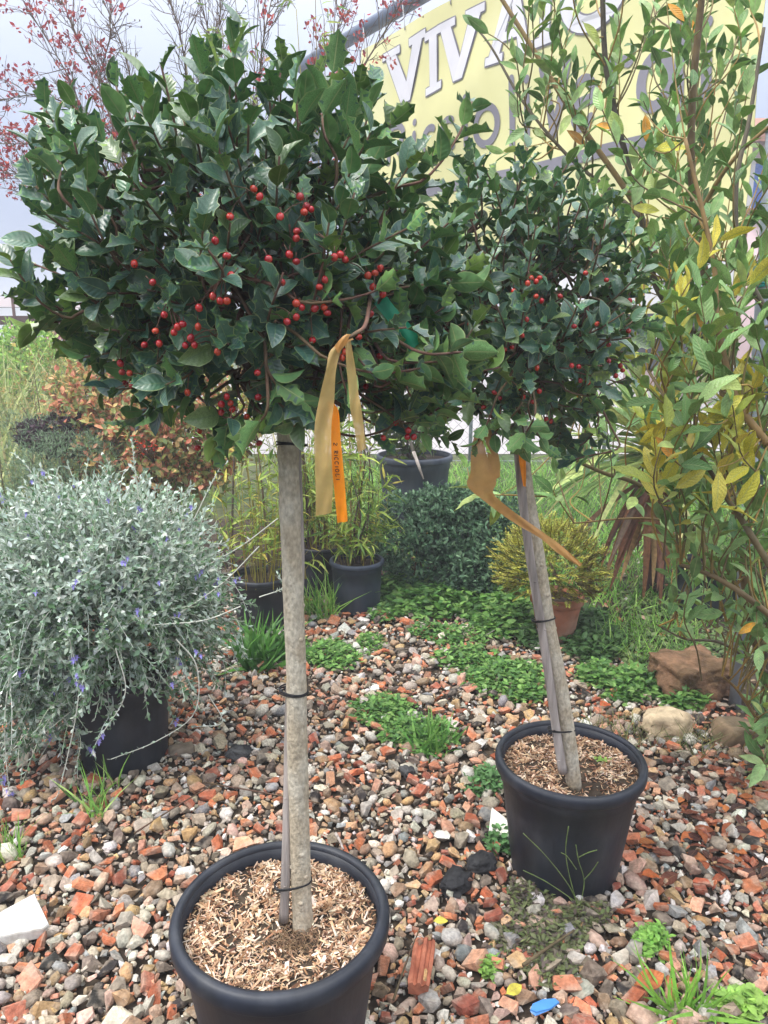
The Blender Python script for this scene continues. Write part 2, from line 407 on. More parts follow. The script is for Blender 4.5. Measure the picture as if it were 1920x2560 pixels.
OVAL = [leaf_tpl(hw_oval, 3, 2, fold=0.3, curl=0.2 * k, two=False, seed=k) for k in range(3)]
OBOV = [leaf_tpl(lambda t: 0.20 if 0.3 < t < 0.9 else 0.03, 3, 2, fold=0.25, curl=0.3, two=False, seed=k) for k in range(2)]
BLADE = [leaf_tpl(hw_blade, 3, 1, fold=0.0, curl=0.25 + 0.45 * k, two=False, seed=k) for k in range(4)]

def jit(n, a): return RNG.normal(0, a, (n, 3))
def cols(n, palette, w=None, var=0.18):
    pal = np.array(palette); idx = RNG.choice(len(pal), n, p=None if w is None else np.array(w) / np.sum(w))
    return pal[idx] * (1 + RNG.uniform(-var, var, (n, 1))) * (1 + RNG.uniform(-0.06, 0.06, (n, 3)))

def put_leaves(acc, tpls, P, D, Nn, S, C):
    k = RNG.integers(0, len(tpls), len(P)); R = frames(D, Nn, S)
    for i, tp in enumerate(tpls):
        m = k == i
        acc.inst(tp, R[m], P[m], C[m])

def leaf_parts(root, tpls, P, D, Nn, S, C, mats, nobj=300, palette_n=10, foliage='foliage', score=None, lo=None):
    """the nobj leaves that show largest become leaf objects sharing meshes; the others one foliage part"""
    pr = proj(P + unit(D) * np.asarray(S)[:, None] * 0.5)
    inside = (pr[:, 0] > -20) & (pr[:, 0] < 1680) & (pr[:, 1] > -20) & (pr[:, 1] < 2230)
    sc = np.asarray(S) / pr[:, 2] * inside if score is None else score * inside
    order = np.argsort(-sc); big = order[:nobj]; rest = order[nobj:]
    acc = Acc(); put_leaves(acc, lo or tpls, P[rest], D[rest], Nn[rest], np.asarray(S)[rest], C[rest])
    acc.build(foliage, mats, root, kind='stuff')
    # quantise the colours of the big ones to a few meshes per shape
    Cb = C[big]; cen = Cb[RNG.choice(len(big), palette_n, replace=False)]
    for _ in range(8):
        q = np.argmin(((np.sqrt(Cb)[:, None] - np.sqrt(cen)[None]) ** 2).sum(2), 1)
        cen = np.array([Cb[q == k].mean(0) if (q == k).any() else cen[k] for k in range(palette_n)])
    ks = RNG.integers(0, len(tpls), len(big)); cache = {}
    R = frames(D[big], Nn[big], np.asarray(S)[big])
    inv = Matrix.Translation(-root.location)
    for i in range(len(big)):
        key = (ks[i], q[i])
        if key not in cache:
            a = Acc(); a.inst(tpls[ks[i]], np.eye(3)[None], np.zeros((1, 3)), cen[q[i]][None])
            cache[key] = a.mesh('leaf', mats)
        o = bpy.data.objects.new('leaf', cache[key]); COL.objects.link(o); o.parent = root; o.matrix_parent_inverse = inv
        mw = Matrix.Identity(4)
        for r in range(3):
            for c in range(3): mw[r][c] = R[i][r][c]
            mw[r][3] = P[big[i]][r]
        o.matrix_basis = mw
    return big

def leaves_on(pts, n, a0, a1, start=0.2, up=0.35, phase=None, roll=0.35, two_ranked=False):
    """positions, axes and normals of leaves spiralling along a polyline"""
    pts = np.asarray(pts); seg = np.linalg.norm(np.diff(pts, axis=0), axis=1); cum = np.concatenate([[0], np.cumsum(seg)]); L = cum[-1]
    ph = RNG.uniform(0, 2 * PI) if phase is None else phase
    P, D, Nn = [], [], []
    for i in range(n):
        f = start + (1 - start) * (i + 0.5 * RNG.random()) / max(1, n - 0.5); f = min(f, 1)
        x = f * L; j = min(len(seg) - 1, np.searchsorted(cum, x) - 1 if x > 0 else 0); j = max(j, 0)
        p = pts[j] + (pts[j + 1] - pts[j]) * ((x - cum[j]) / (seg[j] + 1e-9)); ax = unit(pts[j + 1] - pts[j])
        ref = np.array([0, 0, 1.0]) if abs(ax[2]) < 0.9 else np.array([1.0, 0, 0])
        a = unit(np.cross(ax, ref)); b = np.cross(ax, a)
        th = ph + (i * PI if two_ranked else i * 2.4) + RNG.normal(0, 0.25)
        rad = a * math.cos(th) + b * math.sin(th)
        al = a0 + (a1 - a0) * f + RNG.normal(0, 0.18)
        d = unit(ax * math.cos(al) + rad * math.sin(al) + np.array([0, 0, up * 0.25]))
        nn = ax * math.sin(al) - rad * math.cos(al) + np.array([0, 0, up]) + RNG.normal(0, roll, 3)
        P.append(p); D.append(d); Nn.append(nn)
    return np.array(P), np.array(D), np.array(Nn)

# =================================================================== setting
def sheet(name, x0, x1, y0, y1, z, m, label=None, nx=1, ny=1, wob=0.0):
    a = Acc(); xs = np.linspace(x0, x1, nx + 1); ys = np.linspace(y0, y1, ny + 1)
    V = [(x, y, z + (wob * mnoise.noise((x * 1.3, y * 1.3, 0.3)) if wob else 0)) for y in ys for x in xs]
    Q = [(j * (nx + 1) + i, j * (nx + 1) + i + 1, (j + 1) * (nx + 1) + i + 1, (j + 1) * (nx + 1) + i) for j in range(ny) for i in range(nx)]
    a.add(V, Q); o = a.build(name, m, None, kind='structure'); return o
ground = sheet('ground', -150, 150, -20, 400, -0.012, 'lawn_soil')
gravel_bed = sheet('gravel_bed', -3.6, 3.2, -1.2, 6.2, -0.004, 'soil', nx=2, ny=2)
M['road'] = mat('road', (0.36, 0.34, 0.34), 0.9, 0.2, 3, 0.12, 0.1, second=(0.28, 0.27, 0.27), sscale=0.4, samt=0.5)
road = sheet('road', -60, 80, 9.6, 30, -0.006, 'road')
# far low hills in the mist
def hills():
    a = Acc(); n = 80; V = []; Q = []
    for i in range(n + 1):
        x = -260 + 520 * i / n; h = 6 + 5 * mnoise.noise((x * 0.013, 1.7, 0)) + 2.2 * mnoise.noise((x * 0.06, 5.1, 0))
        V += [(x, 220, -1), (x, 226, max(1.5, h)), (x, 262, -1)]
    for i in range(n):
        for k in (0, 1): Q.append((i * 3 + k, (i + 1) * 3 + k, (i + 1) * 3 + k + 1, i * 3 + k + 1))
    a.add(V, Q); M['hill'] = mat('hill', (0.05, 0.075, 0.05), 0.95, 0.1, 0.3, 0.4)
    return a.build('hills', 'hill', None, kind='structure')
hills()

# ------------------------------------------------------------------ gravel
PAL_STONE = [s(172, 158, 138), s(190, 184, 172), s(226, 221, 212), s(196, 160, 116), s(205, 172, 152), s(120, 108, 96), s(152, 152, 150), s(58, 54, 52), s(160, 132, 104), s(212, 202, 184)]
W_STONE = [19, 15, 11, 13, 10, 10, 8, 8, 9, 11]
PAL_BRICK = [s(194, 116, 80), s(180, 102, 72), s(206, 132, 96), s(162, 94, 74), s(214, 160, 130), s(192, 126, 98)]
def hull_tpl(seed, kind):
    r = random.Random(seed); bm = bmesh.new()
    if kind == 'chip':     # broken brick: a slab with bevelled, broken corners
        sx, sy, sz = r.uniform(0.85, 1.2), r.uniform(0.45, 0.85), r.uniform(0.16, 0.36)
        cut = r.random()
        for x in (-1, 1):
            for y in (-1, 1):
                for z in (-1, 1):
                    e = 0.08
                    bx = x * (1 - (0.75 * cut if (x > 0 and y > 0) else 0) - r.uniform(0, 0.42)); by = y * (1 - r.uniform(0, 0.5))
                    for d in ((e, 0, 0), (0, e, 0), (0, 0, e)):
                        bm.verts.new(((bx - x * d[0]) * sx / 2, (by - y * d[1]) * sy / 2, (z * (1 - r.uniform(0, 0.15)) - z * d[2]) * sz / 2))
    elif kind == 'bit':    # splinter with eight corners
        for x in (-1, 1):
            for y in (-1, 1):
                for z in (-1, 1): bm.verts.new((x * r.uniform(.35, .55), y * r.uniform(.15, .4), z * r.uniform(.08, .18)))
    elif kind == 'crushed':
        sx, sy, sz = r.uniform(0.8, 1.1), r.uniform(0.6, 0.9), r.uniform(0.4, 0.7)
        for _ in range(12):
            v = Vector((r.gauss(0, 1), r.gauss(0, 1), r.gauss(0, 1))).normalized() * r.uniform(0.82, 1)
            v = Vector([max(-0.72, min(0.72, c)) for c in v]) / 0.8
            bm.verts.new((v.x * sx / 2, v.y * sy / 2, v.z * sz / 2))
    else:                  # rounded pebble
        sx, sy, sz = r.uniform(0.85, 1.15), r.uniform(0.6, 0.9), r.uniform(0.38, 0.65)
        b2 = bmesh.new(); bmesh.ops.create_icosphere(b2, subdivisions=2 if kind == 'pebble2' else 1, radius=0.5)
        for v in b2.verts:
            c = v.co.copy(); f = 1 + 0.28 * mnoise.noise(c * 2.2 + Vector((seed * 3.1, 0, 0)))
            bm.verts.new((c.x * sx * f, c.y * sy * f, c.z * sz * f))
        b2.free()
    res = bmesh.ops.convex_hull(bm, input=bm.verts[:])
    dead = [g for g in res['geom_interior'] + res['geom_unused'] if isinstance(g, bmesh.types.BMVert)]
    for v in dead:
        if v.is_valid: bm.verts.remove(v)
    bmesh.ops.triangulate(bm, faces=bm.faces[:]); bmesh.ops.recalc_face_normals(bm, faces=bm.faces[:])
    bm.verts.index_update()
    V = np.array([v.co[:] for v in bm.verts]); T = np.array([[v.index for v in f.verts] for f in bm.faces]); bm.free()
    return dict(V=V, Q=np.zeros((0, 4), int), T=T, lf=np.zeros((len(V), 3)), mq=np.zeros(0, int), mt=np.zeros(len(T), int))
TP_PEB = [hull_tpl(i, 'pebble') for i in range(10)]
TP_CRU = [hull_tpl(40 + i, 'crushed') for i in range(16)]
TP_CHI = [hull_tpl(80 + i, 'chip') for i in range(14)]
TP_BIT = [hull_tpl(120 + i, 'bit') for i in range(8)]

POTS = {}   # footprints kept clear of gravel: centre, radius
p1c = gr(607, 1965, 0.36); p2c = gr(1232, 1635, 0.36)
tp_c = gr(238, 1690, 0.0) + np.array([0, 0.17, 0])
FOOT = [(p1c[0], p1c[1], 0.15), (p2c[0], p2c[1], 0.145), (tp_c[0], tp_c[1], 0.15)]
def gravel_here(x, y):
    """share of gravel at a spot: full in front, thinning out into weeds and lawn behind and to the right"""
    lim = 4.55 - max(0, x - 0.2) * 1.15 + 0.25 * mnoise.noise((x * 2.2, y * 2.2, 4.2))
    return 1.0 if y < lim - 0.5 else max(0.08, (lim - y) / 0.5)
def scatter_gravel():
    cell = 0.045; grid = {}; out = []
    n_try = 60000
    sizes = np.clip(RNG.lognormal(math.log(0.0225), 0.48, n_try), 0.012, 0.060); sizes[::-1].sort()
    for sz in sizes:
        y = 1.15 + (RNG.random() ** 1.25) * 4.6; half = 0.6 * y + 0.32
        x = RNG.uniform(-half, half)
        if RNG.random() > gravel_here(x, y): continue
        if any((x - a) ** 2 + (y - b) ** 2 < (r + sz * 0.25) ** 2 for a, b, r in FOOT): continue
        ix, iy = int(x / cell), int(y / cell); ok = True
        for ax in range(ix - 2, ix + 3):
            for ay in range(iy - 2, iy + 3):
                for (qx, qy, qs) in grid.get((ax, ay), ()):
                    if (qx - x) ** 2 + (qy - y) ** 2 < (0.31 * (qs + sz)) ** 2: ok = False; break
                if not ok: break
            if not ok: break
        if not ok: continue
        grid.setdefault((ix, iy), []).append((x, y, sz)); out.append((x, y, sz))
    return np.array(out)
G = scatter_gravel(); NG = len(G)
g_kind = RNG.choice(3, NG, p=[0.22, 0.50, 0.28])      # pebble, crushed, brick
g_kind = np.where((g_kind == 2) & (G[:, 2] < 0.02), 1, g_kind)
ang = RNG.uniform(0, 2 * PI, NG); tx = RNG.normal(0, 0.36, NG); ty = RNG.normal(0, 0.36, NG)
def rot(ang, tx, ty):
    c, s_ = np.cos(ang), np.sin(ang); Z0 = np.zeros_like(c); O = np.ones_like(c)
    Rz = np.stack([np.stack([c, -s_, Z0], 1), np.stack([s_, c, Z0], 1), np.stack([Z0, Z0, O], 1)], 1)
    c, s_ = np.cos(tx), np.sin(tx); Rx = np.stack([np.stack([O, Z0, Z0], 1), np.stack([Z0, c, -s_], 1), np.stack([Z0, s_, c], 1)], 1)
    c, s_ = np.cos(ty), np.sin(ty); Ry = np.stack([np.stack([c, Z0, s_], 1), np.stack([Z0, O, Z0], 1), np.stack([-s_, Z0, c], 1)], 1)
    return Rx @ Ry @ Rz
g_R = rot(ang, tx, ty); g_S = G[:, 2] * RNG.uniform(1.0, 1.3, NG)
g_P = np.stack([G[:, 0], G[:, 1], G[:, 2] * RNG.uniform(0.14, 0.28, NG) + RNG.uniform(0, 0.014, NG)], 1)
g_C = cols(NG, PAL_STONE, W_STONE, 0.25); bC = cols(NG, PAL_BRICK, None, 0.2); g_C[g_kind == 2] = bC[g_kind == 2]
g_C = g_C * np.where(g_kind == 2, 0.95, 0.94)[:, None] * RNG.uniform(0.72, 1.15, (NG, 1))
g_pr = proj(g_P); g_sc = G[:, 2] / g_pr[:, 2] * ((g_pr[:, 0] > 0) & (g_pr[:, 0] < 1659) & (g_pr[:, 1] < 2205))
rest = np.ones(NG, bool)
for kinds, tps, nm in (((0, 1), (TP_PEB, TP_CRU), 'stone'), ((2,), (TP_CHI,), 'brick_fragment')):
    idx = np.where(np.isin(g_kind, kinds))[0]; idx = idx[np.argsort(-g_sc[idx])][:300]; rest[idx] = False; cache = {}
    for i in idx:
        tl = (TP_PEB, TP_CRU, TP_CHI)[g_kind[i]]; k = int(RNG.integers(len(tl))); key = (g_kind[i], k)
        if key not in cache:
            a = Acc(); t = tl[k]; a.add(t['V'], None, t['T']); cache[key] = a.mesh(nm, 'stone_obj', smooth=(g_kind[i] == 0))
        o = bpy.data.objects.new(nm, cache[key]); COL.objects.link(o); o.parent = gravel_bed
        mw = Matrix.Identity(4)
        for r in range(3):
            for c in range(3): mw[r][c] = g_R[i][r][c] * g_S[i]
            mw[r][3] = g_P[i][r]
        o.matrix_basis = mw; o.color = (*g_C[i], 1)
for kk, (tl, nm, sm) in enumerate(((TP_PEB, 'pebble_gravel', True), (TP_CRU, 'crushed_gravel', False), (TP_CHI, 'brick_gravel', False))):
    a = Acc(); idx = np.where(rest & (g_kind == kk))[0]; k = RNG.integers(0, len(tl), len(idx))
    for j, t in enumerate(tl):
        m = idx[k == j]; a.inst(t, g_R[m] * g_S[m][:, None, None], g_P[m], g_C[m])
    a.build(nm, 'stone_attr', gravel_bed, smooth=sm, kind='stuff')
# fine grit and splinters between the stones
def grit():
    n = 20000; y = 1.15 + (RNG.random(n) ** 1.3) * 4.4; x = RNG.uniform(-1, 1, n) * (0.6 * y + 0.3)
    keep = np.array([RNG.random() < gravel_here(a, b) and not any((a - p) ** 2 + (b - q) ** 2 < r * r for p, q, r in FOOT) for a, b in zip(x, y)])
    x, y = x[keep], y[keep]; n = len(x)
    C = cols(n, PAL_STONE + PAL_BRICK + [(0.03, 0.027, 0.025)], W_STONE + [8] * len(PAL_BRICK) + [16], 0.25) * 0.95
    S = RNG.uniform(0.008, 0.022, n); P = np.stack([x, y, RNG.uniform(0.0, 0.018, n)], 1); R = rot(RNG.uniform(0, 6.28, n), RNG.normal(0, .6, n), RNG.normal(0, .6, n)) * S[:, None, None]
    a = Acc(); k = RNG.integers(0, 5, n)
    for j in range(5): m = k == j; a.inst(TP_BIT[j], R[m], P[m], C[m])
    a.build('grit', 'stone_attr', gravel_bed, smooth=False, kind='stuff')
grit()

# ------------------------------------------------------------------ pots
def pot(name, c, r_top, r_base, h, label, m='pot', lip=0.035, lipw=0.012, seg=72, group=None, cat='pot', steps=True, wob=0.0, zb=0.0):
    c = np.array([c[0], c[1], zb]); t = thing(name, label, cat, c, group)
    th = 0.006; ri = r_top - lipw
    a = Acc()
    prof = [(0.0, 0.004), (r_base - 0.012, 0.0), (r_base - 0.003, 0.004), (r_base, 0.012), (r_base + (ri - r_base) * 0.55, h * 0.55)]
    zt = h - lip
    if steps: prof += [(r_base + (ri - r_base) * 0.83, h * 0.80), (r_base + (ri - r_base) * 0.83 + 0.004, h * 0.805)]
    prof += [(ri - 0.001, zt + 0.004), (ri - 0.001, h - 0.012), (ri - th - 0.002, h - 0.012), (ri - th - 0.002, zt), (r_base + (ri - r_base) * 0.5 - th, h * 0.5)]
    lathe(a, prof, c, seg, wob=wob); a.build('body', m, t)
    b = Acc(); k = lipw
    lp = [(ri, zt), (r_top - 0.003, zt), (r_top, zt + 0.004), (r_top + 0.001, h - k * 0.9), (r_top - k * 0.25, h - k * 0.25), (r_top - k * 0.8, h), (r_top - k * 1.4, h - k * 0.2), (ri - th, h - k * 0.9), (ri - th - 0.001, zt - 0.004)]
    lathe(b, lp, c, seg, wob=wob); b.build('rim', m, t)
    return t
pot1 = pot('plant_pot', p1c, 0.226, 0.165, 0.365, 'large black plastic pot of coarse wood chips with the more berried, straight stemmed holly', lip=0.042, lipw=0.016, wob=0.006, group='black pots of the two hollies')
pot2 = pot('plant_pot', p2c, 0.210, 0.152, 0.365, 'black plastic pot of the holly with the leaning stem, thin weeds against its front', lip=0.036, lipw=0.013, wob=0.006, group='black pots of the two hollies')

def mulch(c, r, z, nchip, palette, w, hole, label, seed):
    root = thing('mulch', label, 'mulch', (c[0], c[1], z - 0.05))
    a = Acc(); n = 40; rings = 14
    V = [(c[0], c[1], z)]; T = []; Q = []
    hh = lambda x, y: z + 0.006 * mnoise.noise((x * 18, y * 18, seed)) - 0.022 * math.exp(-((x - hole[0]) ** 2 + (y - hole[1]) ** 2) / 0.0030)
    for i in range(1, rings + 1):
        for j in range(n):
            x = c[0] + r * i / rings * math.cos(2 * PI * j / n); y = c[1] + r * i / rings * math.sin(2 * PI * j / n); V.append((x, y, hh(x, y)))
    for j in range(n): T.append((0, 1 + j, 1 + (j + 1) % n))
    for i in range(rings - 1):
        for j in range(n): Q.append((1 + i * n + j, 1 + (i + 1) * n + j, 1 + (i + 1) * n + (j + 1) % n, 1 + i * n + (j + 1) % n))
    a.add(V, Q, T); a.build('soil', 'soil', root)
    rr = r * np.sqrt(RNG.random(nchip)) * 0.985; th = RNG.uniform(0, 2 * PI, nchip)
    x = c[0] + rr * np.cos(th); y = c[1] + rr * np.sin(th)
    dh = np.hypot(x - hole[0], y - hole[1]); keep = (RNG.random(nchip) < 0.12 + 0.88 * np.clip((dh - 0.035) / 0.06, 0, 1))
    # bare patches of soil
    bare = np.array([mnoise.noise((p * 14, q * 14, seed + 3.0)) for p, q in zip(x, y)]); keep &= (bare < 0.12) | (RNG.random(nchip) < 0.3)
    x, y = x[keep], y[keep]; m = len(x)
    P = np.stack([x, y, np.array([hh(p, q) for p, q in zip(x, y)]) + RNG.uniform(0.0005, 0.008, m)], 1)
    L = np.clip(RNG.lognormal(math.log(0.0105), 0.42, m), 0.004, 0.032); S = np.stack([L, L * RNG.uniform(0.22, 0.42, m), L * RNG.uniform(0.12, 0.3, m)], 1)
    R = rot(RNG.uniform(0, 6.28, m), RNG.normal(0, 0.4, m), RNG.normal(0, 0.4, m))
    R = R * S[:, None, :]
    C = cols(m, palette, w, 0.25)
    b = Acc(); k = RNG.integers(0, 6, m)
    for j in range(6): q = k == j; b.inst(TP_BIT[j], R[q] * 1.1, P[q], C[q])
    b.build('wood_chips', 'chip', root, smooth=False, kind='stuff')
    return root
CH = [s(206, 176, 146), s(186, 150, 118), s(222, 198, 172), s(150, 112, 84), s(96, 68, 52), s(232, 216, 196)]
t1b = gr(655, 1992, 0.318); t2b = gr(1240, 1686, 0.320)
mulch(p1c, 0.2015, 0.322, 8000, CH, [26, 26, 14, 18, 10, 6], (t1b[0] - 0.015, t1b[1] - 0.045), 'pale coarse wood chips round the foot of the straight holly stem', 1)
mulch(p2c, 0.190, 0.322, 5600, CH, [20, 22, 10, 22, 20, 5], (t2b[0] + 0.02, t2b[1] - 0.03), 'browner wood chips and dark soil round the foot of the leaning stem', 2)
# fibrous roots showing at the first stem
def fibres(c, n, r, label):
    a = Acc()
    for _ in range(n):
        p = np.array([c[0] + RNG.normal(0, r), c[1] + RNG.normal(0, r * .7), 0.306 + RNG.random() * 0.006]); th = RNG.uniform(0, 6.28); l = RNG.uniform(0.01, 0.035); cv = RNG.normal(0, 1.5)
        pts = [p + np.array([math.cos(th + cv * f) * l * f, math.sin(th + cv * f) * l * f, 0.012 * math.sin(PI * f)]) for f in np.linspace(0, 1, 5)]
        a.tube(pts, 0.0006, 3, cols(1, [s(170, 140, 110), s(120, 95, 72)])[0], cap=False)
    tag(a.build('root_fibres', 'stem_attr', kind='stuff'), label, 'roots')
fibres(t1b + np.array([-0.025, -0.055, 0]), 260, 0.035, 'tangle of fine brown root fibres on the wood chips at the straight stem')

# ------------------------------------------------------------------ stems and stakes
def px_path(pts, Y0, Y1, n=40):
    ys = np.linspace(Y0, Y1, len(pts)); return spline([atY(p[0], p[1], y) for p, y in zip(pts, ys)], n)
def knobbly(acc, path, r0, r1, sides=20, nodes=14, seed=1, col=(1, 1, 1)):
    r = random.Random(seed); n = len(path); f = np.linspace(0, 1, n); rad = r0 + (r1 - r0) * f
    for _ in range(nodes):
        c = r.random(); rad = rad * (1 + r.uniform(0.02, 0.07) * np.exp(-((f - c) / 0.012) ** 2))
    rad = rad * (1 + 0.015 * np.sin(f * 37 + seed)); rad[0] *= 1.1
    acc.tube(path, rad, sides, col)
    for _ in range(nodes * 2):     # pruned bud scars
        i = r.randrange(2, n - 2); th = r.uniform(0, 2 * PI); tg = unit(path[i + 1] - path[i - 1]); a = unit(np.cross(tg, [0.3, 0.9, 0.1])); b = np.cross(tg, a)
        d = a * math.cos(th) + b * math.sin(th); p = path[i] + d * rad[i] * 0.9
        acc.tube([p - d * 0.002, p + d * rad[i] * 0.10, p + d * rad[i] * 0.2], [rad[i] * 0.34, rad[i] * 0.27, rad[i] * 0.08], 7, np.asarray(col) * 0.8)
def tie(path, i, side, rad, label, turns=3, group=None):
    """black wire wound round stem and stake"""
    a = Acc(); tg = unit(path[min(i + 1, len(path) - 1)] - path[i - 1]); x = unit(np.cross(tg, [0, 1, 0.001])); y = np.cross(tg, x)
    for k in range(turns):
        th = np.linspace(0, 2 * PI, 25); c = path[i] + side * 0.5 + tg * (k * 0.0032 - 0.003) + np.array([0, 0, 0])
        L = np.linalg.norm(side) * 0.5
        sdir = unit(side)
        pts = []
        for t in th:
            d = x * math.cos(t) + y * math.sin(t); pts.append(c + d * (rad + 0.0015) + sdir * L * np.sign(np.dot(d, sdir)) * min(1, abs(np.dot(d, sdir)) * 1.6) + tg * 0.002 * math.sin(t + k))
        a.tube(pts, 0.0016, 5)
    e = path[i] + side + unit(side) * rad * 0.4 - np.array([0, rad, 0])
    a.tube([e, e + np.array([-0.004, -0.004, 0.004]), e + np.array([-0.006, -0.005, -0.016])], 0.0014, 5)
    tag(a.build('wire_tie', 'wire'), label, 'wire', group)

T1PX = [(655, 2003), (650, 1900), (646, 1750), (642, 1600), (640, 1450), (634, 1300), (628, 1150), (623, 1000), (619, 900), (612, 780), (604, 640)]
path1 = px_path(T1PX, t1b[1], t1b[1] + 0.02, 90); path1[0, 2] -= 0.01
T2PX = [(1240, 1697), (1227, 1590), (1206, 1460), (1182, 1340), (1162, 1210), (1146, 1110), (1132, 1020), (1124, 900), (1118, 780), (1114, 660)]
path2 = px_path(T2PX, t2b[1], t2b[1] - 0.02, 90); path2[0, 2] -= 0.01
S1PX = [(613, 1988), (617, 1890), (621, 1760), (624, 1600), (628, 1480), (640, 1350), (648, 1240), (645, 1100), (640, 960)]
sy = [t1b[1] - 0.004, t1b[1] - 0.002, t1b[1] + 0.006, t1b[1] + 0.014, t1b[1] + 0.022, t1b[1] + 0.034, t1b[1] + 0.036, t1b[1] + 0.036, t1b[1] + 0.036]
stk1 = spline([atY(p[0], p[1], y) for p, y in zip(S1PX, sy)], 40)
S2PX = [(1216, 1668), (1202, 1580), (1184, 1450), (1164, 1320), (1146, 1210), (1131, 1100), (1121, 1000), (1116, 930)]
stk2 = px_path(S2PX, t2b[1] - 0.012, t2b[1] - 0.032, 40)
a = Acc(); knobbly(a, stk1, 0.0100, 0.0085, 12, 5, 3); tag(a.build('support_stake', 'cane'), 'thin grey wooden stake wired to the straight holly stem', 'stake', 'stakes wired to the holly stems')
a = Acc(); knobbly(a, stk2, 0.0125, 0.0105, 12, 7, 5); tag(a.build('support_stake', 'cane'), 'split grey wooden stake wired along the left of the leaning holly stem', 'stake', 'stakes wired to the holly stems')
def near(path, py): return int(np.argmin(abs(proj(path)[:, 1] - py)))
for py, lab in ((1495, 'black wire wound round the straight holly stem at half height'), (1905, 'black wire at the foot of the straight holly stem above the wood chips')):
    i = near(path1, py); j = near(stk1, py); tie(path1, i, stk1[j] - path1[i], 0.021, lab, 3 if py < 1600 else 2)
for py, lab in ((1342, 'black wire tie on the leaning holly stem in front of the terracotta pot'), (1580, 'black wire tie low on the leaning holly stem at its pot rim')):
    i = near(path2, py); j = near(stk2, py); tie(path2, i, stk2[j] - path2[i], 0.020, lab, 2)
i = near(path1, 955); tie(path1, i, stk1[near(stk1, 962)] - path1[i], 0.019, 'black wire tie high on the straight holly stem just under its crown', 2)

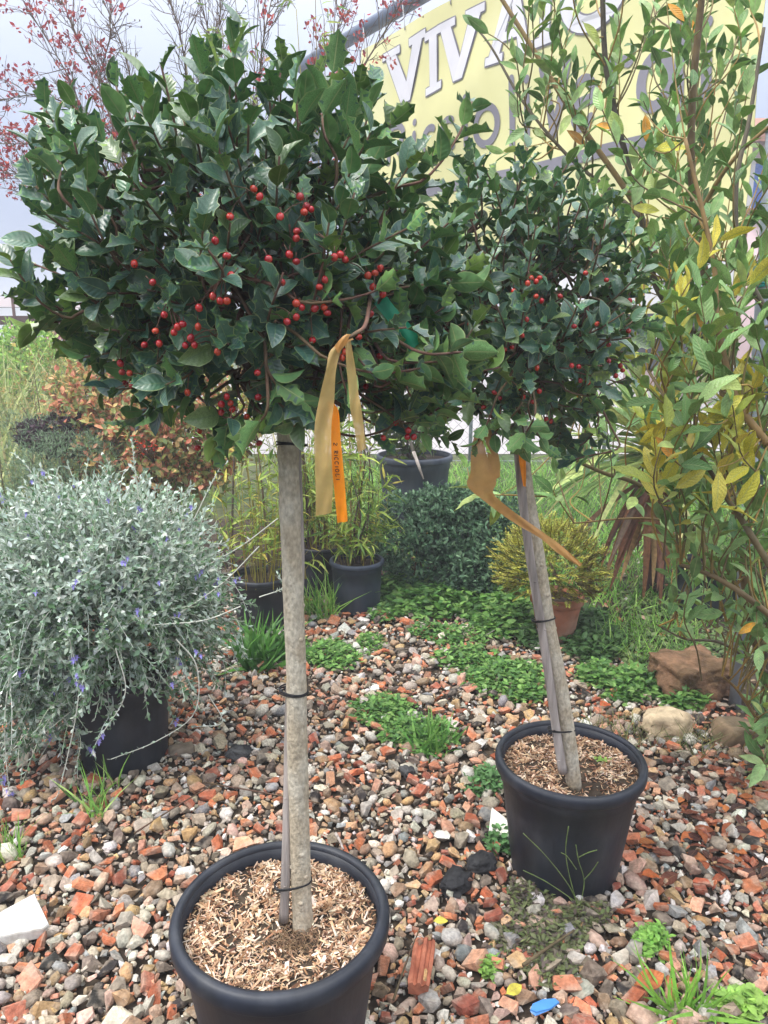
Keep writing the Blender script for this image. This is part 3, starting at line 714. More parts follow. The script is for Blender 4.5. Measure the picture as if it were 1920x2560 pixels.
# ------------------------------------------------------------------ hollies
def ellip_dirs(n, seed):
    r = np.random.default_rng(seed); i = np.arange(n) + 0.5; ph = np.arccos(1 - 2 * i / n); th = PI * (1 + 5 ** 0.5) * i
    d = np.stack([np.cos(th) * np.sin(ph), np.sin(th) * np.sin(ph), np.cos(ph)], 1); return unit(d + r.normal(0, 0.12, (n, 3)))
HG = [(0.060, 0.145, 0.098), (0.078, 0.178, 0.108), (0.105, 0.212, 0.115), (0.048, 0.124, 0.090), (0.18, 0.28, 0.10)]
HW = [30, 30, 18, 20, 5]
def holly(root, path, rad0, rad1, C, R, nsh, special, berries, leafL, seed, nodes):
    a = Acc(); knobbly(a, path, rad0, rad1, 22, nodes, seed); a.build('trunk', 'bark', root)
    top = path[-1]; C = np.asarray(C); R = np.asarray(R)
    shoots = []; starts = []
    for shell, n, ls in ((1.0, nsh, 0.15), (0.72, int(nsh * 0.42), 0.13)):
        D = ellip_dirs(n, seed + int(shell * 10))
        for d in D:
            if d[2] < -0.80: continue
            k = shell * RNG.uniform(0.84, 1.12) * (1 + 0.07 * mnoise.noise(Vector(d) * 2.6 + Vector((seed, 0, 0))))
            if d[2] < -0.2: k *= 0.94
            p = C + d * R * k
            upw = 0.75 if d[2] > -0.1 else 0.12
            sdv = unit(d * np.array([1, 1, 0.7]) + np.array([0, 0, upw]) + RNG.normal(0, 0.22, 3))
            L = ls * RNG.uniform(0.75, 1.3)
            shoots.append((p - sdv * L, p, sdv, L))
    for (px, py, Y, dx, dy, L) in special:
        p = atY(px, py, Y); q = atY(px + dx * 60, py + dy * 60, Y + RNG.normal(0, 0.03)); sdv = unit(q - p); p = p - sdv * 0.04
        shoots.append((p - sdv * L, p, sdv, L))
    tw = Acc(); P, D, Nn, S, Cc = [], [], [], [], []
    mains = []
    md = ellip_dirs(16, seed + 5)
    for d in md:
        if d[2] < -0.6: continue
        st = path[-1 - int(RNG.integers(0, 26))]; e = C + d * R * 0.62
        mid = (st + e) / 2 + np.array([0, 0, 0.03]) + RNG.normal(0, 0.015, 3); pl = spline([st, mid, e], 8); mains.append(pl)
        b = Acc(); b.tube(pl, np.linspace(0.0085, 0.0045, 8), 8); b.build('branch', 'twig', root)
    mp = np.concatenate([m[2:] for m in mains] + [path[-20:]])
    for (p0, p1, sdv, L) in shoots:
        j = np.argmin(np.linalg.norm(mp - p0, axis=1) + 0.4 * np.maximum(0, (mp - p0) @ sdv))
        q = mp[j]
        if np.linalg.norm(q - p0) > 0.2: q = p0 + unit(C - sdv * 0.1 - p0) * 0.2
        bend = (p0 + p1) / 2 + RNG.normal(0, 0.008, 3) - np.array([0, 0, 0.006])
        pl = spline([q, p0 * 0.7 + q * 0.3 + RNG.normal(0, 0.006, 3), p0, bend, p1], 12)
        tw.tube(pl, np.linspace(0.0032, 0.0016, 12), 5)
        nl = int(RNG.integers(8, 12)); lp, ld, ln = leaves_on(pl[5:], nl, 1.15, 0.45, 0.12, up=0.3)
        P.append(lp); D.append(ld); Nn.append(ln); sz = leafL * RNG.uniform(0.7, 1.15, nl); sz[-2:] *= 0.85; S.append(sz)
        c = cols(nl, HG, HW, 0.2)
        if RNG.random() < 0.22: c[-3:] = cols(3, [(0.085, 0.15, 0.045), (0.06, 0.125, 0.045)])
        Cc.append(c)
    tw.build('twigs', 'redtwig', root, kind='stuff')
    P, D, Nn, S, Cc = map(np.concatenate, (P, D, Nn, S, Cc))
    # berries: pixel gives the direction, the crown's front surface the distance
    bp = []
    for (px, py) in berries:
        d = ray(px, py); o = np.array([0, 0, H]); e = (o - C) / R; f = d / R
        A_, B_, C_ = f @ f, 2 * e @ f, e @ e - 0.86 ** 2; disc = B_ * B_ - 4 * A_ * C_
        t = (-B_ - math.sqrt(disc)) / (2 * A_) if disc > 0 else -B_ / (2 * A_)
        bp.append(o + d * t)
    bp = np.array(bp)
    # leaves hanging right in front of a berry are turned away (left out)
    pr = proj(P + unit(D) * S[:, None] * 0.5); bpr = proj(bp); keep = np.ones(len(P), bool)
    hitL = leafL * F / K / pr[:, 2] * 0.34
    for (bx, by, bz) in bpr: keep &= ~((np.hypot(pr[:, 0] - bx, pr[:, 1] - by) < hitL) & (pr[:, 2] < bz + 0.004) & (RNG.random(len(P)) < 0.9))
    P, D, Nn, S, Cc = P[keep], D[keep], Nn[keep], S[keep], Cc[keep]
    leaf_parts(root, HOLLY, P, D, Nn, S, Cc, ['holly_top', 'holly_under'], 300, lo=HOLLY_LO)
    # berry mesh: sphere with a dark calyx point and its stalk
    a = Acc(); n = 12; rr = 0.0056
    prof = [(rr * math.sin(t), -rr * math.cos(t)) for t in np.linspace(0.02, PI - 0.02, 9)]; lathe(a, prof, (0, 0, 0), n, 0)
    lathe(a, [(0.0001, -rr * 1.06), (rr * 0.18, -rr * 1.03), (rr * 0.24, -rr * 0.96)], (0, 0, 0), 6, 1)
    a.tube([(0, 0, rr * 0.9), (0.001, 0, rr * 1.7), (0.003, 0.001, rr * 2.6)], 0.0008, 4, m=2)
    mes = []
    for bc in ((0.46, 0.014, 0.022), (0.52, 0.02, 0.022), (0.36, 0.010, 0.020), (0.55, 0.05, 0.025), (0.46, 0.014, 0.024)):
        a.C = [np.tile(bc, (len(c), 1)) for c in a.C]; mes.append(a.mesh('berry', ['berry', 'black', 'redtwig']))
    inv = Matrix.Translation(-root.location)
    for p in bp:
        o = bpy.data.objects.new('berry', mes[int(RNG.integers(5))]); COL.objects.link(o); o.parent = root; o.matrix_parent_inverse = inv
        o.matrix_basis = Matrix.Translation(p) @ Matrix.Rotation(RNG.uniform(0, 6.28), 4, 'Z') @ Matrix.Rotation(RNG.uniform(-1.1, 1.1), 4, 'X') @ Matrix.Diagonal((RNG.uniform(.85, 1.15), RNG.uniform(.85, 1.15), RNG.uniform(.85, 1.2), 1))
    # stalks from berries into the crown
    st = Acc()
    for p in bp:
        q = P[np.argsort(np.linalg.norm(P - p, axis=1))[2]]; st.tube([p, (p + q) / 2 + np.array([0, 0, 0.004]), q], 0.0009, 4, cap=False)
    st.build('berry_stalks', 'redtwig', root, kind='stuff')
B1 = [(548, 408), (561, 425), (497, 468), (605, 468), (648, 425), (662, 446), (672, 452), (657, 458), (655, 492), (641, 500), (640, 515), (465, 520), (490, 553), (580, 560), (625, 550), (640, 565), (735, 550), (746, 561), (722, 556),
      (795, 595), (810, 590), (822, 580), (805, 620), (825, 620), (827, 636), (640, 655), (652, 664), (640, 685), (620, 695), (680, 666), (700, 664), (707, 676), (690, 620), (702, 604), (490, 650), (476, 650), (460, 640), (430, 665), (290, 570),
      (395, 700), (384, 706), (376, 718), (412, 730), (400, 746), (420, 745), (428, 706), (312, 745), (336, 715), (344, 742), (260, 785), (264, 804), (280, 806), (270, 829), (286, 832), (405, 848), (490, 857), (498, 871), (478, 873), (502, 884), (478, 891),
      (425, 893), (558, 858), (533, 900), (431, 930), (427, 968), (560, 957), (800, 678), (556, 805), (775, 728), (740, 772), (820, 770), (790, 835), (745, 760), (330, 610), (355, 680), (500, 595), (675, 735), (610, 610), (470, 760), (882, 930), (880, 944), (894, 944), (855, 914), (828, 946), (888, 802), (878, 804)]
B2 = [(1148, 600), (1158, 608), (1166, 600), (1140, 612), (1158, 640), (1170, 650), (1138, 690), (1128, 725), (1106, 750), (1090, 755), (1235, 790), (1250, 792), (1270, 826), (1253, 822), (1315, 780), (1340, 790), (1345, 800), (1330, 812), (1358, 715), (1360, 650), (1265, 590), (1310, 605), (1068, 848), (1080, 860), (1045, 880), (1122, 838),
      (1165, 845), (1150, 868), (1130, 858), (1160, 795), (1180, 905), (1190, 910), (1290, 700), (1315, 745), (1210, 640), (1240, 705), (920, 735), (945, 738), (985, 745), (862, 715), (850, 790), (912, 868), (985, 640), (1015, 700), (1110, 630)]
C1 = atY(530, 585, t1b[1] + 0.02); R1 = np.array([0.345, 0.30, 0.325])
C2 = atY(1095, 665, t2b[1] - 0.02); R2 = np.array([0.345, 0.29, 0.335])
Y1 = C1[1]
SP1 = [(60, 240, Y1, -0.3, -1, .16), (130, 255, Y1 - .1, 0, -1, .14), (240, 125, Y1 + .05, -0.3, -1, .16), (430, 55, Y1, -.1, -1, .16), (500, 90, Y1 + .1, 0, -1, .14), (610, 55, Y1 - .05, 0, -1, .18), (690, 85, Y1 + .05, .1, -1, .16), (740, 60, Y1, .2, -1, .17),
       (825, 110, Y1 + .05, .4, -1, .16), (850, 265, Y1, .7, -.7, .16), (1040, 165, Y1 + .05, .55, -.9, .2), (965, 255, Y1 + .02, .45, -.9, .18), (20, 545, Y1, -1, -.5, .16), (20, 700, Y1 - .05, -1, -.1, .18), (50, 640, Y1 - .1, -1, -.4, .18), (110, 770, Y1 - .08, -1, .1, .15),
       (1000, 650, Y1 - .1, .9, -.3, .2), (1060, 600, Y1, .9, -.5, .18), (980, 720, Y1 - .05, 1, -.2, .2), (1120, 790, Y1 + .05, 1, -.1, .2), (1060, 760, Y1, 1, -.1, .2), (950, 870, Y1, .9, .1, .18), (470, 975, Y1 - .06, -.6, .5, .10), (600, 945, Y1 - .12, .3, .6, .09), (770, 880, Y1 - .15, .5, .4, .12), (170, 830, Y1, -.6, .7, .14), (900, 930, Y1 + .05, .4, .6, .16), (440, 985, Y1 - .08, -.5, .6, .10), (540, 960, Y1 - .12, -.3, .6, .09), (350, 900, Y1 - .1, -.8, .5, .12), (680, 900, Y1 - .12, .5, .5, .1), (900, 600, Y1 - .15, .9, -.2, .16), (950, 800, Y1 - .12, 1, .1, .18), (1010, 560, Y1 - .05, .9, -.5, .18)]
SP1 = [(px, py + (22 if py < 300 else 0), Y, dx, dy, L * 0.95) for px, py, Y, dx, dy, L in SP1]
for _ in range(34): SP1.append((RNG.uniform(820, 1070), RNG.uniform(500, 880), Y1 + RNG.uniform(-.1, .12), RNG.uniform(.5, 1), RNG.uniform(-.6, .2), .14))
Y2 = C2[1]
SP2 = [(RNG.uniform(960, 1280), RNG.uniform(880, 1010), t2b[1] + RNG.uniform(-.2, .1), RNG.uniform(-.8, .8), RNG.uniform(0, .6), .12) for _ in range(16)] + [(1150, 340, Y2, 0, -1, .15), (1220, 330, Y2, .1, -1, .14), (1310, 380, Y2, .2, -1, .15), (1080, 360, Y2, 0, -1, .15), (1400, 560, Y2, .9, -.4, .16), (1455, 700, Y2, 1, -.1, .18), (1440, 560, Y2, .9, -.6, .16), (1350, 860, Y2 - .05, .9, .1, .16), (1290, 900, Y2, .8, .3, .15), (1010, 1000, Y2 - .25, -.4, .9, .12), (1190, 990, Y2 - .15, .4, .9, .12), (1000, 400, Y2, -.2, -1, .15)]
h1 = thing('holly_tree', 'straight stemmed holly standard with a round spiny crown full of red berries', 'tree', (t1b[0], t1b[1], 0.3), 'potted holly standards')
holly(h1, path1, 0.0215, 0.0175, C1, R1, 215, SP1, B1, 0.058, 3, 16)
h2 = thing('holly_tree', 'holly standard with a leaning stem, its smaller crown before the yellow banner', 'tree', (t2b[0], t2b[1], 0.3), 'potted holly standards')
holly(h2, path2, 0.0205, 0.0165, C2, R2, 190, SP2, B2, 0.053, 8, 14)

# =================================================================== middle ground plants
# ---- silver germander in its black pot
tpot = pot('plant_pot', tp_c, 0.185, 0.150, 0.36, 'matte black pot under the trailing silver leaved bush', 'pot', lip=0.03, lipw=0.01, wob=0.004)
def germander():
    root = thing('germander_bush', 'big silver grey bush with trailing stems and small lavender flowers', 'bush', (tp_c[0], tp_c[1], 0.33))
    base = np.array([tp_c[0] - 0.06, tp_c[1] + 0.08, 0.36]); C = atY(215, 1270, tp_c[1] + 0.06); R = np.array([0.50, 0.44, 0.43])
    lv, st = Acc(), Acc(); P, D, Nn, S, Cc = [], [], [], [], []; tips = []
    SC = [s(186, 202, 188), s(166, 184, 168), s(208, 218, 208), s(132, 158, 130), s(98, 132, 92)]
    core = Acc()
    n = 1700
    dirs = np.concatenate([ellip_dirs(n, 77), ellip_dirs(330, 78)]); C0, R0 = C, R; lobe = atY(70, 1470, tp_c[1] - .08)
    for i, d in enumerate(dirs):
        C, R = (C0, R0) if i < n else (lobe, np.array([.24, .2, .26]))
        if d[2] < -0.75: continue
        shell = 1.0 if i % 5 else 0.7
        e = C + d * R * shell * RNG.uniform(0.82, 1.05) * (1 + 0.1 * mnoise.noise(Vector(d) * 3.1))
        L = RNG.uniform(0.10, 0.24)
        if d[2] < -0.05 and RNG.random() < 0.32: e = e + np.array([d[0] * 0.05, d[1] * 0.05, -RNG.uniform(0.02, 0.16) - (0.10 if d[0] < 0 else 0)])
        out = unit(d * np.array([1, 1, 0.8]) + np.array([0, 0, 0.5 if d[2] > 0 else -0.1]) + RNG.normal(0, 0.3, 3))
        p0 = e - out * L; mid = (p0 + e) / 2 + np.array([0, 0, RNG.uniform(0.0, 0.04)]) + RNG.normal(0, 0.014, 3)
        pl = spline([base * 0.3 + p0 * 0.7 + RNG.normal(0, .02, 3), p0, mid, e + np.array([0, 0, -0.02 if d[2] < 0.2 else 0.01])], 11)
        st.tube(pl, np.linspace(0.0020, 0.0011, 11), 4, cols(1, [s(196, 204, 192), s(170, 180, 160)])[0], cap=False)
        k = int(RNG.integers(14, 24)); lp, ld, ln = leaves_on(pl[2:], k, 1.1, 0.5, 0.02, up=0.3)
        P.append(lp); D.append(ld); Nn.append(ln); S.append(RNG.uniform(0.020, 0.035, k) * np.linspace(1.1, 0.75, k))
        depth = np.linalg.norm((lp - C) / R, axis=1)
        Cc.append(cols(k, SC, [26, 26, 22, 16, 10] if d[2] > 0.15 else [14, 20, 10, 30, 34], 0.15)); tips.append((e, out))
    C, R = C0, R0
    # long bare trailing stems
    for (pts, Y) in (([(380, 1380), (425, 1440), (420, 1540), (340, 1600), (240, 1640)], tp_c[1] - 0.28), ([(520, 1310), (440, 1340), (330, 1350)], tp_c[1] - 0.3), ([(560, 1180), (480, 1260), (380, 1330)], tp_c[1] - 0.2), ([(600, 1120), (520, 1180), (430, 1230)], tp_c[1] - 0.1),
                     ([(150, 1380), (170, 1500), (130, 1700), (110, 1730)], tp_c[1] - 0.32), ([(250, 1400), (270, 1500), (210, 1600)], tp_c[1] - 0.34), ([(30, 1400), (10, 1560), (20, 1720)], tp_c[1] - 0.3), ([(450, 1500), (480, 1560), (420, 1570)], tp_c[1] - 0.2), ([(560, 1290), (610, 1270), (600, 1240)], tp_c[1] - 0.05), ([(120, 1100), (60, 1010), (30, 980)], tp_c[1] + .05), ([(300, 1080), (290, 1000), (285, 950)], tp_c[1]), ([(420, 1120), (470, 1020), (490, 1000)], tp_c[1])):
        pl = spline([atY(x, y, Y) for x, y in pts], 22); st.tube(pl, np.linspace(0.0022, 0.0013, 22), 5, s(206, 208, 196), cap=False)
        k = 20; lp, ld, ln = leaves_on(pl, k, 1.1, 0.5, 0.35, up=0.3); P.append(lp); D.append(ld); Nn.append(ln); S.append(RNG.uniform(0.012, 0.02, k)); Cc.append(cols(k, SC, [26, 26, 22, 16, 10], 0.15)); tips.append((pl[-1], unit(pl[-1] - pl[-3])))
    P, D, Nn, S, Cc = map(np.concatenate, (P, D, Nn, S, Cc))
    # keep it off the pot wall
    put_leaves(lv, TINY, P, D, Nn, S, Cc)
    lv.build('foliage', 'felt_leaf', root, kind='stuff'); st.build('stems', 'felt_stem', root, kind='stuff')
    # flowers
    fl = Acc()
    for k, (ax, ay, l, w) in enumerate(((0, -1, 1.0, .34), (0.75, -.3, .62, .22), (-.75, -.3, .62, .22), (.45, .7, .55, .2), (-.45, .7, .55, .2))):
        d = unit(np.array([[ax, ay, 0.25]])); fl.inst(OVAL[1], frames(d, np.array([[0, 0, 1.0]]), np.array([[w * 2.2, l, 1.0]]) * 0.011), np.zeros((1, 3)), np.array([s(150, 142, 214)]))
    fl.tube([(0, 0, 0), (0.001, 0.002, 0.006), (0.002, 0.005, 0.010)], 0.0004, 3, s(170, 160, 215)); fl.tube([(0, 0, -0.006), (0, 0, 0)], [0.0014, 0.0022], 5, s(150, 160, 150))
    me = fl.mesh('flower', 'petal')
    e = np.array([t[0] for t in tips]); pr = proj(e); front = np.where((pr[:, 2] < depthZ(C)) & (pr[:, 0] > 0))[0]
    pick = RNG.choice(front, 62, replace=False); inv = Matrix.Translation(-root.location)
    for i in pick:
        for k in range(int(RNG.integers(1, 4))):
            o = bpy.data.objects.new('flower', me); COL.objects.link(o); o.parent = root; o.matrix_parent_inverse = inv
            p = Vector(tips[i][0] - tips[i][1] * 0.012 * k + RNG.normal(0, 0.004, 3)); o.matrix_basis = Matrix.Translation(p) @ Vector((-p.x * .3 + RNG.normal(0, .5), -1, 0.3 + RNG.normal(0, .4))).to_track_quat('Z', 'Y').to_matrix().to_4x4() @ Matrix.Scale(RNG.uniform(1.0, 1.55), 4)
    # woody stems out of the soil
    for _ in range(9):
        th = RNG.uniform(0, 6.28); e = C + np.array([math.cos(th) * .2, math.sin(th) * .2, RNG.uniform(-.1, .1)]); b = Acc(); q = np.array([tp_c[0], tp_c[1], 0.31]) + RNG.normal(0, 0.02, 3) * [1, 1, 0]
        b.tube(spline([q, (q + e) / 2 + RNG.normal(0, .03, 3), e], 8), np.linspace(0.006, 0.002, 8), 6); b.build('branch', 'twig', root)
germander()
def pot_soil(c, r, z, label, zb=0.0):
    a = Acc(); n = 36; V = [(c[0], c[1], z + 0.008)]; T = []; Q = []
    for i in (0.35, 0.7, 1.0):
        for j in range(n):
            x, y = c[0] + r * i * math.cos(2 * PI * j / n), c[1] + r * i * math.sin(2 * PI * j / n); V.append((x, y, z + 0.012 * mnoise.noise((x * 25, y * 25, 1))))
    for j in range(n):
        T.append((0, 1 + j, 1 + (j + 1) % n))
        for i in range(2): Q.append((1 + i * n + j, 1 + (i + 1) * n + j, 1 + (i + 1) * n + (j + 1) % n, 1 + i * n + (j + 1) % n))
    a.add(V, Q, T); return tag(a.build('potting_soil', 'soil'), label, 'soil')
pot_soil(tp_c, 0.170, 0.325, 'dark potting soil under the silver grey bush')

# ---- bamboo in three dark pots
BG = [s(150, 172, 72), s(124, 152, 62), s(178, 192, 96), s(98, 132, 56), s(196, 182, 84)]
def bamboo(c, zsoil, culms, nl_low, label, r_spread, dark=False, seed=0, palette=BG, culmcol=None, low=(0.25, 0.95)):
    root = thing('bamboo_plant', label, 'bamboo', (c[0], c[1], zsoil), 'bamboo in pots')
    P, D, Nn, S, Cc = [], [], [], [], []; tw = Acc()
    for (px, py, Y) in culms:
        b0 = np.array([c[0] + RNG.normal(0, r_spread * .45), c[1] + RNG.normal(0, r_spread * .45), zsoil - 0.01]); e = atY(px, py, Y); m = (b0 + e) / 2 + RNG.normal(0, 0.05, 3) * [1, 1, 0]
        pl = spline([b0, b0 * .66 + m * .34 + RNG.normal(0, .015, 3) * [1, 1, 0], m, e], 46); n = len(pl); rad = np.linspace(0.0068, 0.0018, n); rad[::5] *= 1.22
        cc = cols(1, culmcol or [s(150, 140, 70), s(126, 112, 70), s(110, 92, 72), s(88, 70, 60)])[0]
        a = Acc(); a.tube(pl, rad, 7, cc); a.build('culm', 'stem_attr', root)
        tot = np.linalg.norm(e - b0)
        for i in range(5, n, 4):
            z = pl[i][2]; dens = (1.0 if z < zsoil + 0.85 else 0.3 if z < 1.7 else 1.0)
            for _ in range(int(RNG.integers(1, 4))):
                if RNG.random() > dens: continue
                th = RNG.uniform(0, 6.28); l = RNG.uniform(0.10, 0.30); d = unit([math.cos(th), math.sin(th), 0.9]); q = pl[i] + d * l
                tl = spline([pl[i], (pl[i] + q) / 2 + [0, 0, 0.02], q + np.array([0, 0, -0.03])], 7); tw.tube(tl, np.linspace(0.0013, 0.0006, 7), 3, cc, cap=False)
                k = int(RNG.integers(3, 8)); lp, ld, ln = leaves_on(tl, k, 0.9, 0.4, 0.3, up=-0.2, two_ranked=True); ld = unit(ld + np.array([0, 0, -0.45]))
                P.append(lp); D.append(ld); Nn.append(ln + np.array([0, 0, 0.8])); S.append(RNG.uniform(0.05, 0.105, k)); Cc.append(cols(k, palette, [30, 26, 16, 18, 9], 0.2))
    # low leafy shoots
    for _ in range(nl_low):
        th = RNG.uniform(0, 6.28); r = r_spread * math.sqrt(RNG.random()); b0 = np.array([c[0] + r * math.cos(th), c[1] + r * math.sin(th), zsoil]); hgt = RNG.uniform(*low); d = np.array([math.cos(th) * RNG.uniform(0, .3), math.sin(th) * RNG.uniform(0, .3), 1.0]) * hgt
        tl = spline([b0, b0 + d * .5 + RNG.normal(0, .02, 3), b0 + d], 9); tw.tube(tl, np.linspace(0.0022, 0.0008, 9), 4, cols(1, [s(160, 150, 60), s(130, 120, 60)])[0], cap=False)
        k = int(RNG.integers(7, 15)); lp, ld, ln = leaves_on(tl, k, 1.0, 0.5, 0.25, up=0); ld = unit(ld + np.array([0, 0, -0.3])); P.append(lp); D.append(ld); Nn.append(ln + np.array([0, 0, 0.7])); S.append(RNG.uniform(0.05, 0.115, k)); Cc.append(cols(k, palette, [30, 26, 16, 18, 9], 0.2))
    tw.build('twigs', 'stem_attr', root, kind='stuff'); acc = Acc(); P, D, Nn, S, Cc = map(np.concatenate, (P, D, Nn, S, Cc))
    put_leaves(acc, LANCE, P, D, Nn, S, Cc); acc.build('foliage', 'soft_leaf', root, kind='stuff')
bp1 = gr(770, 1333) + np.array([0, 0.13, 0]); bp2 = gr(690, 1300) + np.array([0, 0.2, 0]); bp3 = gr(560, 1370) + np.array([0, 0.12, 0])
pot('plant_pot', bp1, 0.152, 0.128, 0.295, 'weathered blue grey pot of thin bamboo beside the dark green mounds', 'pot_old', lip=0.03, lipw=0.012)
pot('plant_pot', bp2, 0.165, 0.14, 0.30, 'black bamboo pot with grass at its foot between two other pots', 'pot', lip=0.025, lipw=0.008)
pot('plant_pot', bp3, 0.158, 0.13, 0.29, 'dark pot of leafy bamboo half hidden by the silver bush', 'pot', lip=0.03, lipw=0.01)
for c, r in ((bp1, .134), (bp2, .15), (bp3, .14)):
    pass
pot_soil(bp1, 0.133, 0.262, 'straw strewn soil in the weathered bamboo pot')
pot_soil(bp2, 0.150, 0.262, 'dark soil in the black bamboo pot behind the grass tuft')
pot_soil(bp3, 0.141, 0.252, 'reddish brown soil in the bamboo pot by the silver bush')
yb = bp1[1]
bamboo(bp1, 0.262, [(748, 300, yb + .1), (790, 420, yb + .2), (765, 700, yb), (735, 960, yb - .05), (800, 930, yb - .05), (700, 40, yb + .2), (770, 880, yb - .08)], 12, 'sparse bamboo of dark bare canes in the weathered grey pot', 0.10, palette=BG, culmcol=[s(104, 84, 72), s(84, 70, 66), s(150, 120, 84)], low=(0.08, .6))
bamboo(bp2, 0.262, [(500, -60, yb + .6), (600, -40, yb + .7), (540, 60, yb + .5), (640, 20, yb + .6), (680, -80, yb + .8), (470, 100, yb + .6), (720, 60, yb + .7), (430, -30, yb + .7)], 46, 'tall yellow green bamboo rising behind the straight holly crown', 0.16, low=(0.3, 1.1))
bamboo(bp3, 0.252, [(480, 60, yb + .3), (400, 120, yb + .4), (560, -20, yb + .4), (600, 900, yb - .2)], 44, 'dense leafy yellow green bamboo between the silver bush and the straight stem', 0.17, low=(0.3, 1.0))

# ---- big tub
bt = gr(893, 1096) ; bt = np.array([atY(895, 1040, 6.1)[0], 6.1, 0])
pot('plant_tub', bt, 0.305, 0.24, 0.56, 'wide grey blue tub standing on grass behind the dark green mounds', 'pot_old', lip=0.05, lipw=0.018, cat='pot')
pot_soil(bt, 0.275, 0.515, 'soil in the wide grey blue tub')
def shrub(name, label, cat, blobs, nper, size, tpls, palette, w, matn='soft_leaf', group=None, base=None, stemmat='twig', orient=0.5, shell=0.55, lump=0.25, stems=10, tilt=0.0):
    """leafy shrub: leaves at the ends of many small shoots through lumpy ellipsoids"""
    c0 = blobs[0][0]; root = thing(name, label, cat, (c0[0], c0[1], base if base is not None else 0.0), group)
    acc = Acc()
    b0 = np.array([c0[0], c0[1], base if base is not None else 0.0]); tw = Acc()
    for bi, (c, R) in enumerate(blobs):
        c = np.asarray(c); R = np.asarray(R); n = nper
        d = unit(RNG.normal(0, 1, (n, 3))); lu = np.array([1 + lump * mnoise.noise(Vector(x) * 3.3 + Vector((bi * 7.7, 0, 0))) for x in d]); k = lu * (shell + (1 - shell) * RNG.random(n) ** 0.5)
        P = c + d * R * k[:, None]; ok = P[:, 2] > 0.01; P, d = P[ok], d[ok]; n = len(P)
        # whorl of 4 leaves at each shoot tip
        for q in range(4):
            D = unit(d * orient + np.array([0, 0, 0.35 - tilt]) + jit(n, 0.65)); Nn = d * 0.6 + np.array([0, 0, 0.7]) + jit(n, 0.3)
            put_leaves(acc, tpls, P + jit(n, size * 0.15), D, Nn, size * RNG.uniform(0.65, 1.2, n), cols(n, palette, w, 0.22))
        for _ in range(stems):
            e = c + unit(RNG.normal(0, 1, 3)) * R * 0.75; tw.tube(spline([b0 + RNG.normal(0, .03, 3) * [1, 1, 0], (b0 + e) / 2 + RNG.normal(0, .04, 3), e], 7), np.linspace(0.007, 0.002, 7), 5)
    tw.build('stems', stemmat, root, kind='stuff'); acc.build('foliage', matn, root, kind='stuff'); return root
PG = [s(76, 110, 82), s(94, 128, 96), s(122, 156, 120), s(58, 86, 66)]
g0 = gr(925, 1290); shrub('pittosporum_bush', 'compact dark green bush mound touching the weathered bamboo pot', 'bush', [((g0[0] - .02, g0[1] + .22, .30), (.33, .30, .30)), ((g0[0] + .14, g0[1] + .25, .36), (.26, .25, .25))], 1500, 0.034, OBOV, PG, [30, 30, 20, 20], group='dark green mounds', shell=0.75)
g0 = gr(1050, 1300); shrub('pittosporum_bush', 'taller dark green bush mound next to the golden conifer', 'bush', [((g0[0], g0[1] + .22, .30), (.27, .27, .31)), ((g0[0] - .06, g0[1] + .1, .16), (.22, .2, .18))], 1500, 0.034, OBOV, PG, [30, 30, 20, 20], group='dark green mounds', shell=0.75)
shrub('tub_plant', 'leafy young shrub growing in the wide grey blue tub', 'bush', [((bt[0] - .05, bt[1], .95), (.32, .25, .42))], 420, 0.07, OVAL, [s(84, 112, 52), s(120, 142, 60)], None, 'laurel_top', base=.5)

# ---- golden conifer in terracotta
tc = gr(1208, 1392) + np.array([0, 0.10, 0])
pot('terracotta_pot', tc, 0.135, 0.095, 0.235, 'pink terracotta pot behind the leaning holly stem', 'terracotta', lip=0.045, lipw=0.009, steps=False)
pot_soil(tc, 0.118, 0.205, 'soil in the pink terracotta pot')
def conifer():
    root = thing('golden_conifer', 'round golden green dwarf conifer in the terracotta pot', 'conifer', (tc[0], tc[1], 0.2))
    C = atY(1188, 1215, tc[1]); R = np.array([0.285, 0.25, 0.235]); acc = Acc(); tw = Acc(); b0 = np.array([tc[0], tc[1], 0.2])
    d = ellip_dirs(760, 5)
    for x in d:
        if x[2] < -0.7: continue
        e = C + x * R * RNG.uniform(0.82, 1.1) * (1 + .12 * mnoise.noise(Vector(x) * 3)); ax = unit(x + np.array([0, 0, 0.35]) + RNG.normal(0, .25, 3)); L = RNG.uniform(0.04, 0.075); pl = np.array([e - ax * L, e - ax * L * .5, e])
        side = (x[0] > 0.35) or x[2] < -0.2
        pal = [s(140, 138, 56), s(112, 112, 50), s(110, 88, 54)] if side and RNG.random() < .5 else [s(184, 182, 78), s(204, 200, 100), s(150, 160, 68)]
        tw.tube(pl, 0.0014, 3, s(110, 84, 50), cap=False)
        for sd_ in (-1, 1):
            n = 13; f = np.linspace(0, 1, n); P = pl[0] + (pl[2] - pl[0]) * f[:, None]; sx = unit(np.cross(ax, [0, 0, 1.0])) * sd_
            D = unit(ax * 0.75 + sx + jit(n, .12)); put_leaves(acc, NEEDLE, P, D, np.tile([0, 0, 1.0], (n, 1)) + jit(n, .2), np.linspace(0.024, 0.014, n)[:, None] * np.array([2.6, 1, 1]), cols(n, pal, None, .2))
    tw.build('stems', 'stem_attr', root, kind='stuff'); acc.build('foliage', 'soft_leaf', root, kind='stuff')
    a = Acc(); a.tube(spline([b0 - [0, 0, .01], b0 + [0.01, 0, .08], C], 8), np.linspace(.011, .005, 8), 7); a.build('trunk', 'twig', root)
conifer()

